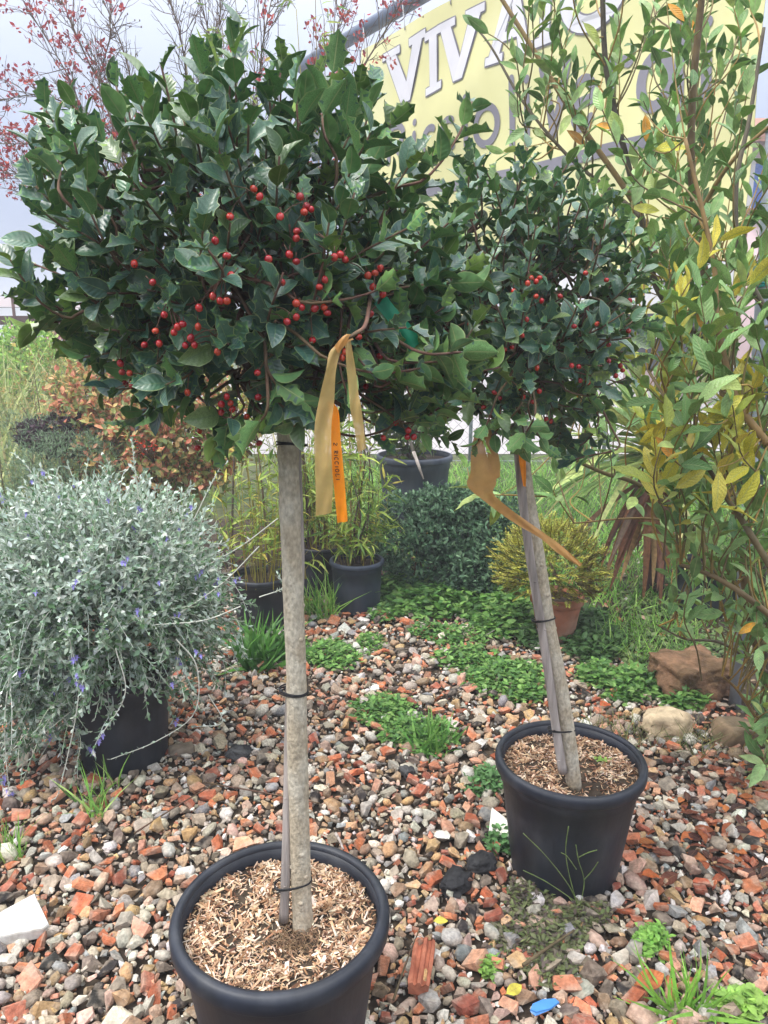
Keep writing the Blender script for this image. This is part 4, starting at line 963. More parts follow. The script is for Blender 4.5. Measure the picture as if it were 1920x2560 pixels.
# ---- shrubs on the left behind the silver bush
yl = 4.6
NR = [s(222, 160, 126), s(206, 128, 100), s(226, 192, 132), s(164, 168, 98), s(128, 146, 92), s(184, 120, 96)]
shrub('nandina_shrub', 'shrub of orange red and olive leaflets below the holly crown', 'shrub', [(atY(330, 960, yl), (.50, .40, .36)), (atY(230, 880, yl + .2), (.36, .35, .3)), (atY(420, 900, yl - .1), (.4, .3, .4))], 900, 0.048, OVAL, NR, [18, 11, 16, 26, 24, 8], shell=0.5)
def nandina_berries():
    root = thing('berry_spray', 'spray of tiny orange red berries among the orange leaved shrub', 'berries', atY(310, 960, yl - .42)); c = atY(312, 960, yl - .42); a = Acc(); bmn = hull_tpl(3, 'pebble')
    n = 46; P = c + jit(n, 1) * np.array([.045, .03, .028]); a.inst(bmn, np.tile(np.eye(3), (n, 1, 1)) * 0.013, P, cols(n, [s(206, 70, 44), s(190, 50, 40)])); a.build('berries', 'petal', root, kind='stuff')
    st = Acc()
    for p in P[::2]: st.tube([c + np.array([0.02, 0.1, -.12]), (c + p) / 2 - [0, 0, .03], p], .0015, 3)
    st.build('stalk', 'redtwig', root)
nandina_berries()
shrub('heuchera_plant', 'dark purple leafed plant at the foot of the orange shrub', 'plant', [(atY(120, 940, 4.5), (.20, .2, .10))], 260, 0.05, OVAL, [s(70, 52, 64), s(90, 70, 80), s(56, 42, 52)], None)
shrub('rosemary_bush', 'fine leaved grey green bush left of the purple plant', 'bush', [(atY(20, 990, 4.3), (.42, .4, .28)), (atY(150, 1010, 4.2), (.3, .3, .2))], 1500, 0.03, NEEDLE, [s(110, 134, 104), s(130, 152, 120), s(90, 116, 86)], None, shell=.6, stemmat='twig')
shrub('olive_shrub', 'loose yellow olive shrub behind the orange leaved one', 'shrub', [(atY(110, 850, 6.2), (.55, .4, .45)), (atY(200, 800, 6.4), (.4, .4, .35))], 520, 0.05, LANCE, [s(160, 160, 84), s(140, 140, 90), s(186, 150, 90), s(120, 134, 76)], None, shell=.3, orient=.3)
def tall_grass(name, label, px, py, Y, spread, n, h, palette, seed=0, lean=0.35, wmul=1.0):
    c = atY(px, py, Y); acc = Acc(); P = np.stack([c[0] + RNG.normal(0, spread, n), Y + RNG.normal(0, spread, n), np.zeros(n)], 1); D = unit(np.stack([RNG.normal(0, lean, n), RNG.normal(0, lean, n), np.ones(n)], 1)); L = h * RNG.uniform(.5, 1.1, n)
    put_leaves(acc, BLADE, P, D, unit(np.stack([RNG.normal(0, 1, n), RNG.normal(-1, 1, n), np.zeros(n)], 1)), np.stack([L * wmul, L, L], 1), cols(n, palette, None, .2)); return tag(acc.build(name, 'grass', kind='stuff'), label, 'grass')
tall_grass('tall_grass', 'tall pale feathery grass by the wire fence', 60, 800, 7.0, .75, 900, 1.25, [s(168, 176, 110), s(190, 186, 130), s(140, 158, 96)], lean=.25, wmul=.5)

# ---- crape myrtle: thin bare branches with the last red leaves
def myrtle():
    Yc = 5.6; root = thing('crape_myrtle', 'nearly bare thin branched tree with last red leaves against the misty sky', 'tree', (atY(330, 900, Yc)[0], Yc, 0)); foot = np.array([atY(330, 900, Yc)[0], Yc, 0.0])
    BR = [([(330, 620), (300, 430), (200, 300), (150, 170), (50, 0)], 1), ([(320, 600), (250, 400), (130, 320), (0, 310)], 1), ([(320, 640), (200, 470), (90, 390), (-20, 370)], 1), ([(340, 560), (290, 300), (200, 150), (150, 40), (110, -60)], 1), ([(340, 560), (300, 280), (270, 120), (215, -20)], 0), ([(360, 560), (400, 250), (390, 80), (340, -60)], 0), ([(380, 560), (430, 260), (470, 80), (480, -50)], 0),
          ([(420, 560), (540, 260), (570, 80), (600, -60)], .3), ([(440, 560), (640, 260), (720, 90), (760, -60)], .8), ([(440, 560), (700, 260), (830, 70), (900, -60)], .9), ([(330, 560), (240, 260), (215, 180), (245, 60)], .2), ([(420, 500), (500, 250), (460, 100), (420, -40)], 0), ([(330, 600), (240, 470), (190, 440), (60, 420)], .9), ([(330, 520), (250, 300), (110, 210), (0, 215)], .9)]
    a = Acc(); trunk_top = atY(340, 640, Yc); a.tube(spline([foot, (foot + trunk_top) / 2 + [.04, 0, 0], trunk_top], 10), np.linspace(.035, .024, 10), 9); a.build('trunk', 'twig', root)
    tw = Acc(); P, D, Nn, S, Cc = [], [], [], [], []
    for pts, red in BR:
        pl = spline([trunk_top] + [atY(x, y, Yc + RNG.normal(0, .12)) for x, y in pts], 30); b = Acc(); b.tube(pl, np.linspace(.012, .0025, 30), 5); b.build('branch', 'twig', root)
        for i in range(8, 30):
            for _ in range(2):
                ax = unit(pl[min(i + 1, 29)] - pl[i - 1]); d = unit(ax + RNG.normal(0, .55, 3) * [1, .6, 1] + [0, 0, .25]); L = RNG.uniform(.12, .42) * (1.1 - i / 60); q = pl[i] + d * L
                t1 = spline([pl[i], pl[i] + d * L * .5 + RNG.normal(0, .02, 3), q + [0, 0, .03]], 7); tw.tube(t1, np.linspace(.0035, .0016, 7), 3, cap=False)
                for k in (2, 3, 4, 5):
                    d2 = unit(d + RNG.normal(0, .6, 3) + [0, 0, .2]); q2 = t1[k] + d2 * RNG.uniform(.04, .16); tw.tube([t1[k], (t1[k] + q2) / 2 + RNG.normal(0, .006, 3), q2], [.0018, .0014, .001], 3, cap=False)
                    if RNG.random() < red * .42:
                        n = int(RNG.integers(4, 9)); P.append(q2 + jit(n, .013)); D.append(unit(RNG.normal(0, 1, (n, 3)) + d2)); Nn.append(RNG.normal(0, 1, (n, 3))); S.append(RNG.uniform(.022, .04, n)); Cc.append(cols(n, [s(176, 66, 74), s(194, 88, 78), s(150, 56, 76)], None, .2))
                    elif RNG.random() < .18:
                        tw.tube([q2, q2 + [0, 0, .01]], [.004, .004], 5)
    tw.build('twigs', 'twig', root, kind='stuff'); acc = Acc(); P, D, Nn, S, Cc = map(np.concatenate, (P, D, Nn, S, Cc)); put_leaves(acc, OVAL, P, D, Nn, S, Cc); acc.build('foliage', 'soft_leaf', root, kind='stuff')
myrtle()

# ---- bay laurel on the right
post_b = gr(1588, 1525)
def laurel():
    lb = gr(1655, 1500); root = thing('bay_laurel', 'tall bay laurel with loose light green and yellowing leaves over the steel post', 'tree', (lb[0], lb[1], 0))
    G_ = [s(122, 162, 92), s(140, 178, 106), s(162, 192, 124), s(100, 140, 80), s(180, 200, 118)]; Yw = [s(214, 206, 76), s(194, 194, 82), s(222, 212, 98), s(172, 184, 84)]; Or = [s(222, 160, 44), s(206, 150, 60)]
    BR = [  # pixel polyline, depths, radii
        ([(1655, 1500), (1600, 1200), (1570, 900), (1530, 640), (1497, 420), (1495, 220), (1515, 0), (1520, -80)], (2.95, 2.6), (.019, .009)),
        ([(1655, 1500), (1640, 1150), (1560, 800), (1470, 690), (1415, 610), (1385, 470), (1350, 330), (1310, 150), (1300, -60)], (2.95, 2.75), (.017, .008)),
        ([(1490, 700), (1420, 560), (1370, 440), (1240, 250), (1160, 120), (1060, -40)], (2.8, 3.0), (.013, .007)),
        ([(1385, 470), (1330, 420), (1230, 340), (1130, 220), (1060, 100), (1010, 40)], (2.8, 3.1), (.008, .003)),
        ([(1500, 480), (1580, 350), (1700, 240)], (2.62, 2.4), (.008, .005)),
        ([(1659, 960), (1590, 860), (1550, 700), (1540, 560), (1480, 300)], (2.0, 2.2), (.011, .005)),
        ([(1680, 1250), (1600, 1120), (1560, 1060), (1450, 880), (1400, 800)], (2.0, 2.3), (.010, .004)),
        ([(1655, 1400), (1550, 1200), (1400, 1060), (1300, 1020), (1200, 975)], (2.9, 2.85), (.012, .006)),
        ([(1690, 1350), (1600, 1280), (1530, 1240), (1470, 1220)], (2.1, 2.2), (.010, .006)),
        ([(1655, 1450), (1560, 1390), (1480, 1380), (1420, 1350)], (2.7, 2.6), (.007, .003)),
        ([(1670, 700), (1600, 560), (1590, 400), (1620, 250), (1650, 60)], (2.4, 2.5), (.010, .005)),
        ([(1550, 1150), (1400, 1120), (1240, 1130)], (2.9, 2.9), (.006, .003)),
        ([(1690, 1700), (1660, 1600), (1600, 1500), (1560, 1460)], (2.5, 2.4), (.008, .004)),
    ]
    allp = []
    for pts, (ya, yb_), (ra, rb) in BR:
        yy = np.linspace(ya, yb_, len(pts)); pl = spline([gr(*pts[0]) if i == 0 and pts[0] == (1655, 1500) else atY(x, y, t) for i, ((x, y), t) in enumerate(zip(pts, yy))], 50); a = Acc(); a.tube(pl, np.linspace(ra, rb, 50), 9, cols(1, [s(128, 104, 62), s(110, 92, 60), s(92, 82, 66)])[0]); a.build('branch', 'stem_attr', root); allp.append(pl)
    mp = np.concatenate(allp); mpr = proj(mp)
    BX = [((1060, 1660, -60, 330), (2.5, 3.2), 52, .085, .02), ((1340, 1700, 330, 640), (2.2, 3.0), 42, .095, .05), ((1440, 1720, 620, 860), (2.0, 2.7), 32, .10, .15), ((1400, 1720, 830, 1130), (1.85, 2.5), 34, .105, .5), ((1180, 1460, 820, 1090), (2.6, 3.1), 17, .095, .04), ((1450, 1720, 1120, 1340), (2.1, 2.8), 48, .095, .02), ((1600, 1740, 1340, 1680), (2.2, 2.6), 24, .10, .01), ((1020, 1110, 1050, 1140), (2.7, 2.8), 1, .11, .1)]
    tw = Acc(); P, D, Nn, S, Cc = [], [], [], [], []
    for (x0, x1, y0, y1), (ya, yb_), n, sz, yel in BX:
        for _ in range(n):
            p = atY(RNG.uniform(x0, x1), RNG.uniform(y0, y1), RNG.uniform(ya, yb_)); j = np.argmin(np.linalg.norm((mp - p) * [1, .7, .8] + [0, 0, .16], axis=1)); q = mp[j]
            if np.linalg.norm(p - q) > .34: q = p + unit(unit(q - p) - [0, 0, .5]) * .3
            d = unit(unit(p - q) * .5 + [0, 0, .7] + RNG.normal(0, .4, 3)); L = RNG.uniform(.10, .22); e = p + d * L
            pl = spline([q, (p + q) / 2 + RNG.normal(0, .02, 3), p, e], 14); tw.tube(pl, np.linspace(.0034, .0015, 14), 5, cols(1, [s(150, 120, 60), s(128, 112, 66), s(110, 96, 60)])[0], cap=False)
            k = int(RNG.integers(6, 11)); lp, ld, ln = leaves_on(pl[4:], k, 1.0, .4, .15, up=.4); P.append(lp); D.append(ld); Nn.append(ln); S.append(sz * RNG.uniform(.65, 1.15, k))
            c = cols(k, G_, [30, 26, 16, 18, 8], .18)
            if RNG.random() < yel: c = cols(k, Yw, None, .12)
            m = RNG.random(k) < .010; c[m] = cols(int(m.sum()), Or) if m.any() else c[m]
            Cc.append(c)
    # single leaves that stand out: orange and yellow ones
    for (x, y, Y, dx, dy, L, c) in ((1395, 265, 2.4, .1, 1, .075, Or[0]), (1305, 272, 2.5, 1, .1, .06, Or[0]), (1430, 320, 2.4, 1, -.25, .10, Yw[0]), (1450, 15, 2.3, .5, .5, .07, Or[0]), (1270, 60, 2.6, .6, .7, .09, Yw[3]), (1380, 450, 2.5, 1, .1, .09, Yw[1]), (1552, 1030, 1.9, .05, 1, .115, Yw[2]), (1600, 1080, 1.9, .6, -.8, .11, Yw[0]), (1475, 1045, 2.0, 1, -.6, .10, Yw[1]), (1540, 900, 1.95, 1, -.7, .115, Yw[0]), (1075, 1090, 2.75, -.2, 1, .12, s(170, 190, 90)), (1440, 1030, 2.1, .6, -.9, .10, Yw[0])):
        p = atY(x - dx * 20, y - dy * 20, Y); q = atY(x + dx * 60, y + dy * 60, Y - .02); P.append(p[None]); D.append(unit(q - p)[None]); Nn.append(np.array([[.2, -1, .5]])); S.append(np.array([L])); Cc.append(np.array([c]))
        j = np.argmin(np.linalg.norm(mp - p, axis=1)); tw.tube(spline([mp[j], (mp[j] + p) / 2 + [0, 0, -.02], p], 8), np.linspace(.003, .0012, 8), 4, s(140, 116, 62), cap=False)
    tw.build('twigs', 'stem_attr', root, kind='stuff'); P, D, Nn, S, Cc = map(np.concatenate, (P, D, Nn, S, Cc))
    # leaves are darker green on the shaded kind low down is left to the light; colours stay as they are
    leaf_parts(root, LAUREL, P, D, Nn, S, Cc, ['laurel_top', 'laurel_under'], 300, palette_n=14, lo=LAUREL_LO)
laurel()

# ---- yucca-like rosette with dead hanging leaves
def yucca():
    c = atY(1420, 985, 4.3); root = thing('yucca_plant', 'spiky rosette plant with arching green blades and dead brown ones hanging', 'plant', (c[0], c[1], 0)); foot = np.array([c[0] + .05, c[1] + .02, 0.0])
    a = Acc(); a.tube(spline([foot, (foot + c) / 2 + [.02, 0, 0], c], 8), np.linspace(.06, .05, 8), 10); a.build('trunk', 'rust', root)
    tpl = [leaf_tpl(lambda t: 0.028 * math.sin(PI * (0.12 + .88 * t)) ** .7 + .001, 8, 2, fold=.5, curl=.35 + .3 * k, two=False, seed=k) for k in range(3)]
    n = 150; L = RNG.uniform(.5, .85, n); th = RNG.uniform(0, 6.28, n); el = RNG.uniform(-.3, 1.3, n); D = np.stack([np.cos(th) * np.cos(el), np.sin(th) * np.cos(el), np.sin(el)], 1)
    for i in range(n):
        b = Acc(); put_leaves(b, [tpl[i % 3]], c[None] + RNG.normal(0, .03, (1, 3)), D[i:i + 1], np.array([[0, 0, 1.0]]), np.array([L[i]]), cols(1, [s(150, 176, 104), s(182, 196, 122), s(124, 154, 88), s(206, 204, 140)])); b.build('blade', 'soft_leaf', root)
    m = 60; th = RNG.uniform(0, 6.28, m); D = unit(np.stack([np.cos(th) * .5 - .15, np.sin(th) * .5, -RNG.uniform(.35, 1.2, m)], 1)); b = Acc()
    for i in range(m):
        b = Acc(); put_leaves(b, [tpl[i % 2]], (c - [0, 0, .06])[None] + RNG.normal(0, .04, (1, 3)), D[i:i + 1], np.array([[0, -.3, 1.0]]), np.array([RNG.uniform(.35, .75)]), cols(1, [s(160, 108, 76), s(124, 84, 64), s(196, 160, 114), s(112, 86, 74)], None, .2)); b.build('dead_blade', 'soft_leaf', root)
yucca()
dp = gr(1535, 1345) + np.array([0, .15, 0]); pot('plant_pot', dp, .15, .13, .30, 'black pot almost hidden behind the laurel branches near the steel post', 'pot', lip=.03, lipw=.01); pot_soil(dp, .132, .262, 'soil in the black pot hidden behind the laurel')

# =================================================================== built things
# ---- steel post with its turquoise rope
pt = atY(1652, 560, post_b[1]); a = Acc(); pth = np.array([post_b - [0, 0, .02], post_b * .5 + pt * .5, pt, pt + (pt - post_b) * .25]); a.tube(pth, .024, 16)
root = thing('steel_post', 'grey galvanised steel post standing in front of the laurel', 'post', post_b); a.build('pole', 'steel', root)
capp = pth[-1]; b = Acc(); lathe(b, [(.0001, .012), (.02, .01), (.0265, 0), (.0265, -.02), (.0245, -.02)], capp, 16); b.build('cap', 'steel', root)
M['rope'] = mat('rope', (0.02, 0.30, 0.26), .7, .3, 200, .3, .3)
a = Acc(); pc = atY(1648, 610, post_b[1])
for k in range(3):
    th = np.linspace(0, 2 * PI, 22); a.tube(np.stack([pc[0] + .0275 * np.cos(th), pc[1] + .0275 * np.sin(th), pc[2] - k * .007 + .004 * np.sin(th + k)], 1), .0034, 5)
a.tube(spline([pc + [-.027, 0, 0], pc + [-.05, -.01, -.012], pc + [-.09, -.03, .0]], 8), .003, 5)
tag(a.build('rope', 'rope'), 'turquoise rope tied round the steel post', 'rope')

# ---- banner
BV = unit(np.array([0.553, -0.833, 0.0])); RY = 4.05
def banner_uv(px, py):        # pixel (1659 wide) to (u, v) on the banner plane
    d = ray(px, py); o = np.array([0, 0, H]); nrm = np.array([-BV[1], BV[0], 0]); t = ((BR0 - o) @ nrm) / (d @ nrm); p = o + d * t; return (p - BR0) @ BV, p[2]
BR0 = atY(1582, 700, RY)            # a point of the right edge
uL = banner_uv(783, 250)[0]; vB = banner_uv(1480, 676)[1]; vT = banner_uv(783, 108)[1]
vD = vB - 0.30
nrm = np.array([-BV[1], BV[0], 0]); nrm = nrm if nrm @ (np.array([0, 0, 0]) - BR0 * [1, 1, 0]) > 0 else -nrm
def sag(u, v): return 0.012 * math.sin(u * 5.1 + v * 2.2) + 0.008 * math.sin(v * 7.3 - u * 2.0)
def bw(u, v, off=0.0): return np.array([BR0[0], BR0[1], 0]) + BV * u + np.array([0, 0, v]) + nrm * (off + sag(u, v))
M['ban_y'] = mat('ban_y', (0.70, 0.67, 0.33), .55, .4, 2, .10, .05, second=(0.72, 0.70, .42), sscale=1.2, samt=.5)
M['ban_d'] = mat('ban_d', (0.10, 0.10, 0.13), .6, .3, 6, .15)
M['ban_w'] = mat('ban_w', (0.68, 0.67, 0.72), .55, .3, 6, .06)
M['ban_p'] = mat('ban_p', (0.22, 0.21, 0.25), .6, .3, 6, .1)
ban = thing('banner', 'large yellow nursery banner with white and dark grey lettering', 'banner', (BR0[0], BR0[1], vD))
def bpanel(name, u0, u1, v0, v1, off, m, nu=40, nv=24):
    a = Acc(); us = np.linspace(u0, u1, nu + 1); vs = np.linspace(v0, v1, nv + 1); V = [bw(u, v, off) for v in vs for u in us] + [bw(u, v, off - .003) for v in vs for u in us]; k = (nu + 1) * (nv + 1); Q = []
    for j in range(nv):
        for i in range(nu): q = (j * (nu + 1) + i, j * (nu + 1) + i + 1, (j + 1) * (nu + 1) + i + 1, (j + 1) * (nu + 1) + i); Q += [q, tuple(x + k for x in q[::-1])]
    a.add(V, Q); a.build(name, m, ban)
bpanel('cloth', uL, 0, vB, vT, 0, 'ban_y')
bpanel('dark_strip', uL, 0, vD, vB, 0.0, 'ban_d', 40, 4)
bpanel('white_band', uL + .25, -.02, vB + .045, vB + .255, .006, 'ban_w', 40, 3)
def stroke(acc, pts, w, off, m=0, rnd=7):
    """flat brush stroke with round ends on the banner, sampled finely so that it follows the cloth"""
    pts = np.asarray(pts, float); L = []
    for i in range(len(pts) - 1):
        n = max(2, int(np.linalg.norm(pts[i + 1] - pts[i]) / .03)); L += [pts[i] + (pts[i + 1] - pts[i]) * f for f in np.linspace(0, 1, n, endpoint=False)]
    L.append(pts[-1]); L = np.array(L); tg = unit(np.gradient(L, axis=0)); nn = np.stack([-tg[:, 1], tg[:, 0]], 1); h = w / 2
    V = [bw(*(p + n * h * k), off) for p, n in zip(L, nn) for k in (1, 0, -1)]; Q = []
    for i in range(len(L) - 1):
        for k in (0, 1): Q.append((i * 3 + k, i * 3 + k + 1, (i + 1) * 3 + k + 1, (i + 1) * 3 + k))
    T = []
    for e, d in ((0, -1), (len(L) - 1, 1)):
        c = L[e]; b0 = len(V); V.append(bw(*c, off)); ang = np.linspace(PI / 2, -PI / 2, rnd)
        for t in ang: V.append(bw(*(c + tg[e] * d * math.cos(t) * h + nn[e] * math.sin(t) * h), off))
        for j in range(rnd - 1): T.append((b0, b0 + 1 + j, b0 + 2 + j))
    acc.add(V, Q, T, (1, 1, 1), None, m, m)
def glyph_fill(acc, loops, xf, off, m):
    tri = tessellate_polygon([[Vector((x, y, 0)) for x, y in lp] for lp in loops]); flat = [p for lp in loops for p in lp]; acc.add([bw(*xf(p), off) for p in flat], None, tri, (1, 1, 1), None, m, m)
SLAB = {   # slab serif capitals in a unit-high box: outer loop then holes, and width
    'V': (1.0, [[(0, 1), (.40, 1), (.40, .88), (.31, .88), (.52, .34), (.70, .88), (.62, .88), (.62, 1), (1, 1), (1, .88), (.92, .88), (.60, 0), (.40, 0), (.08, .88), (0, .88)]]),
    'I': (.52, [[(0, 1), (.52, 1), (.52, .88), (.38, .88), (.38, .12), (.52, .12), (.52, 0), (0, 0), (0, .12), (.14, .12), (.14, .88), (0, .88)]]),
    'A': (1.08, [[(.40, 1), (.68, 1), (1.0, .12), (1.08, .12), (1.08, 0), (.68, 0), (.68, .12), (.76, .12), (.71, .28), (.37, .28), (.32, .12), (.40, .12), (.40, 0), (0, 0), (0, .12), (.08, .12)], [(.42, .41), (.54, .76), (.66, .41)]]),
}
th = np.linspace(0, 2 * PI, 32, endpoint=False); SLAB['O'] = (1.0, [[(.5 + .5 * math.cos(t), .5 + .52 * math.sin(t)) for t in th], [(.5 + .27 * math.cos(t), .5 + .31 * math.sin(t)) for t in th]])
def cap_letter(ch, px0, px1, topx, htpx=None):
    """slab letter whose left and right feet stand at two photo pixels; height in metres"""
    u0, v0 = banner_uv(*px0); u1, v1 = banner_uv(*px1); w, loops = SLAB[ch]; e = np.array([u1 - u0, v1 - v0]); ex = e / w; ey = np.array([-e[1] * .25, 1.0]); ey = ey / np.linalg.norm(ey) * topx
    xf = lambda p: (u0 + ex[0] * p[0] + ey[0] * p[1], v0 + ex[1] * p[0] + ey[1] * p[1]); a = Acc()
    for lp in loops: stroke(a, [xf(p) for p in lp] + [xf(lp[0])], .02, .006, 1, 5)
    glyph_fill(a, loops, xf, .009, 0); a.build('letter', ['ban_w', 'ban_p'], ban, smooth=False)
def zc(x, y): return ((880 + x / 1.6265) / K, (y / 1.6265) / K)       # position read in an enlarged crop
CAPH = .41
for ch, a0, b0 in (('V', (128, 455), (305, 370)), ('I', (300, 392), (368, 358)), ('V', (352, 365), (530, 285)), ('A', (545, 272), (735, 205)), ('I', (742, 200), (832, 168)), ('O', (850, 170), (1120, 80))):
    cap_letter(ch, zc(*a0), zc(*b0), CAPH)
def word(pxs, w, m=('ban_p',), nm='letter'):
    for strokes in pxs:
        a = Acc()
        for st_ in strokes: stroke(a, [banner_uv(*zc(*p)) for p in st_] if len(st_) > 1 else [banner_uv(*zc(*st_[0])), np.array(banner_uv(*zc(*st_[0]))) + .001], w, .006)
        a.build(nm, list(m), ban, smooth=False)
def arc(cx, cy, rx, ry, t0, t1, n=14, sk=-.4): return [(cx + rx * math.cos(t), cy - ry * math.sin(t) + sk * rx * math.cos(t)) for t in np.linspace(math.radians(t0), math.radians(t1), n)]
word([[[(155, 660), (155, 530)], arc(175, 555, 32, 42, 110, -95), [(178, 598), (222, 660)]],
      [[(252, 545), (252, 640)], [(252, 497), (253, 496)]], [arc(320, 575, 30, 55, 60, 300)], [arc(400, 545, 32, 58, 60, 300)], [[(470, 450), (470, 590)], [(470, 400), (471, 399)]],
      [arc(550, 510, 42, 75, 0, 360, 24)], [[(648, 320), (648, 590)]], [[(706, 390), (706, 580)], [(708, 322), (709, 321)]]], .05)
word([[[(775, 275), (815, 545)], [(815, 545), (880, 250)]], [[(905, 430), (990, 395)], arc(945, 420, 46, 95, 20, 310, 20)], [[(1060, 250), (1060, 470)], arc(1105, 320, 45, 70, 170, 60)], [arc(1235, 330, 55, 105, 0, 360, 24), [(1330, 90), (1330, 470)]], [[(1440, 200), (1440, 420)], [(1440, 90), (1441, 89)]]], .062)
word([[[(200, 800), (420, 755), (660, 705), (840, 662), (1000, 622), (1200, 575)]]], .07, nm='underline')
def z2(x, y): return ((1380 + x / 3.072) / K, (600 + y / 3.072) / K)
def small(strokes, w, m, mapf, nm='letter'):
    a = Acc()
    for st_ in strokes: stroke(a, [banner_uv(*mapf(*p)) for p in st_], w, .010)
    a.build(nm, [m], ban, smooth=False)
small([arc(880, 365, 26, 42, 50, 310, 14, 0)], .018, 'ban_p', z2); small([arc(932, 362, 24, 44, 0, 360, 18, 0)], .018, 'ban_p', z2)
small([[(975, 410), (978, 325)], arc(995, 345, 17, 25, 180, 0, 8, 0), [(1010, 345), (1012, 408)], arc(1030, 345, 17, 25, 180, 0, 8, 0), [(1046, 345), (1048, 405)]], .018, 'ban_p', z2)
small([[(735, 640), (762, 745)], [(762, 745), (790, 640)]], .03, 'ban_w', z2); small([[(815, 640), (815, 740)]], .03, 'ban_w', z2); small([[(965, 650), (985, 745), (1005, 670), (1025, 745), (1045, 645)]], .03, 'ban_w', z2)
# frame tube, its posts and the lashing cords
fr = thing('tube_scaffold', 'grey steel tube frame holding up the yellow banner', 'scaffold', (BR0[0], BR0[1], 0))
uE = banner_uv(640, 155)[0]; tv = vT + .17; a = Acc(); a.tube([bw(uE, tv, -.05), bw((uE) / 2, tv, -.05), bw(.2, tv, -.05)], .058, 18); a.build('top_tube', 'darksteel', fr)
for u in (uE + .06, .12):
    p = bw(u, 0, -.16); q = bw(u, tv + .1, -.16); a = Acc(); a.tube([p, (p + q) / 2, q], .045, 14); a.build('post', 'darksteel', fr)
a = Acc(); a.tube([bw(uL, vD, -.06), bw(uL / 2, vD, -.06), bw(0, vD, -.06)], .02, 10); a.build('lower_tube', 'darksteel', fr)
M['cord'] = mat('cord', (.7, .7, .72), .7, .2, 50, .1)
for u in np.linspace(uL + .06, -.1, 7):
    a = Acc(); c0 = bw(u, vT - .03, .006); c1 = bw(u - .06, tv + .06, .0); c2 = bw(u - .05, tv, -.115); c3 = bw(u - .01, vT - .03, -.006); a.tube(spline([c0, bw(u - .03, tv, .015), c1, c2, c3], 18), .005, 5); a.build('cord', 'cord', fr)

# ---- pink house in the mist
def house():
    Yh = 16.0; xl = atY(1560, 700, Yh)[0]; wdt = 9.0; zt = atY(1640, 312, Yh)[2]; root = thing('pink_house', 'pale pink house with a blue shuttered window beyond the fence', 'house', (xl, Yh, 0))
    M['pink'] = mat('pink', (.68, .50, .50), .9, .2, 3, .08, .05); M['plaster'] = mat('plaster', (.68, .66, .64), .9, .2, 3, .08); M['shutter'] = mat('shutter', (.03, .14, .55), .5, .4, 10, .1); M['tile'] = mat('tile', (.34, .15, .10), .9, .2, 10, .3, .4)
    wx0, wx1, wz0, wz1 = atY(1621, 450, Yh)[0], atY(1621, 450, Yh)[0] + .95, atY(1640, 452, Yh)[2], atY(1640, 352, Yh)[2]
    a = Acc()
    for x0, x1, z0, z1 in ((xl, wx0, 0, zt), (wx1, xl + wdt, 0, zt), (wx0, wx1, 0, wz0), (wx0, wx1, wz1, zt)): box(a, ((x0 + x1) / 2, Yh + .15, (z0 + z1) / 2), (x1 - x0, .3, z1 - z0))
    box(a, (xl + .15, Yh + 3.3, zt / 2), (.3, 6.0, zt)); box(a, (xl + wdt - .15, Yh + 3.3, zt / 2), (.3, 6, zt)); a.build('wall', 'pink', root)
    w = thing('window', '', '', (wx0, Yh, wz0)); del w['label'], w['category']; w.parent = root; w.matrix_parent_inverse = Matrix.Translation(-root.location)
    b = Acc(); box(b, ((wx0 + wx1) / 2, Yh + .04, (wz0 + wz1) / 2), (wx1 - wx0 - .02, .05, wz1 - wz0 - .02))
    for k in range(14): box(b, ((wx0 + wx1) / 2, Yh + .008, wz0 + .08 + k * (wz1 - wz0 - .16) / 13), (wx1 - wx0 - .12, .02, .03))
    def sub(acc, nm, m):
        o = link(nm, acc.mesh(nm, m, False)); o.parent = w; o.matrix_parent_inverse = Matrix.Translation(-Vector((wx0, Yh, wz0))); return o
    sub(b, 'shutter', 'shutter'); b = Acc(); box(b, ((wx0 + wx1) / 2, Yh - .06, wz0 - .05), (wx1 - wx0 + .3, .16, .10)); sub(b, 'sill', 'tile')
    for x in (wx0 - .06, wx1 + .06): b = Acc(); box(b, (x, Yh - .012, (wz0 + wz1) / 2), (.12, .03, wz1 - wz0 + .2)); sub(b, 'jamb', 'plaster')
    r = Acc(); e = .5; V = [(xl - e, Yh - e, zt - .05), (xl + wdt + e, Yh - e, zt - .05), (xl + wdt + e, Yh + 3.2, zt + 1.1), (xl - e, Yh + 3.2, zt + 1.1), (xl - e, Yh + 6.9, zt - .05), (xl + wdt + e, Yh + 6.9, zt - .05)]; V += [(x, y, z + .14) for x, y, z in V]
    r.add(V, [(0, 1, 2, 3), (3, 2, 5, 4), (6, 9, 8, 7), (9, 10, 11, 8), (0, 6, 7, 1), (4, 5, 11, 10), (0, 3, 9, 6), (3, 4, 10, 9), (1, 7, 8, 2), (2, 8, 11, 5)]); r.build('roof', 'tile', root, smooth=False)
    g = Acc(); box(g, (xl + wdt / 2, Yh - .02, .45), (wdt + .1, .06, .9)); g.build('plinth', 'plaster', root)
house()

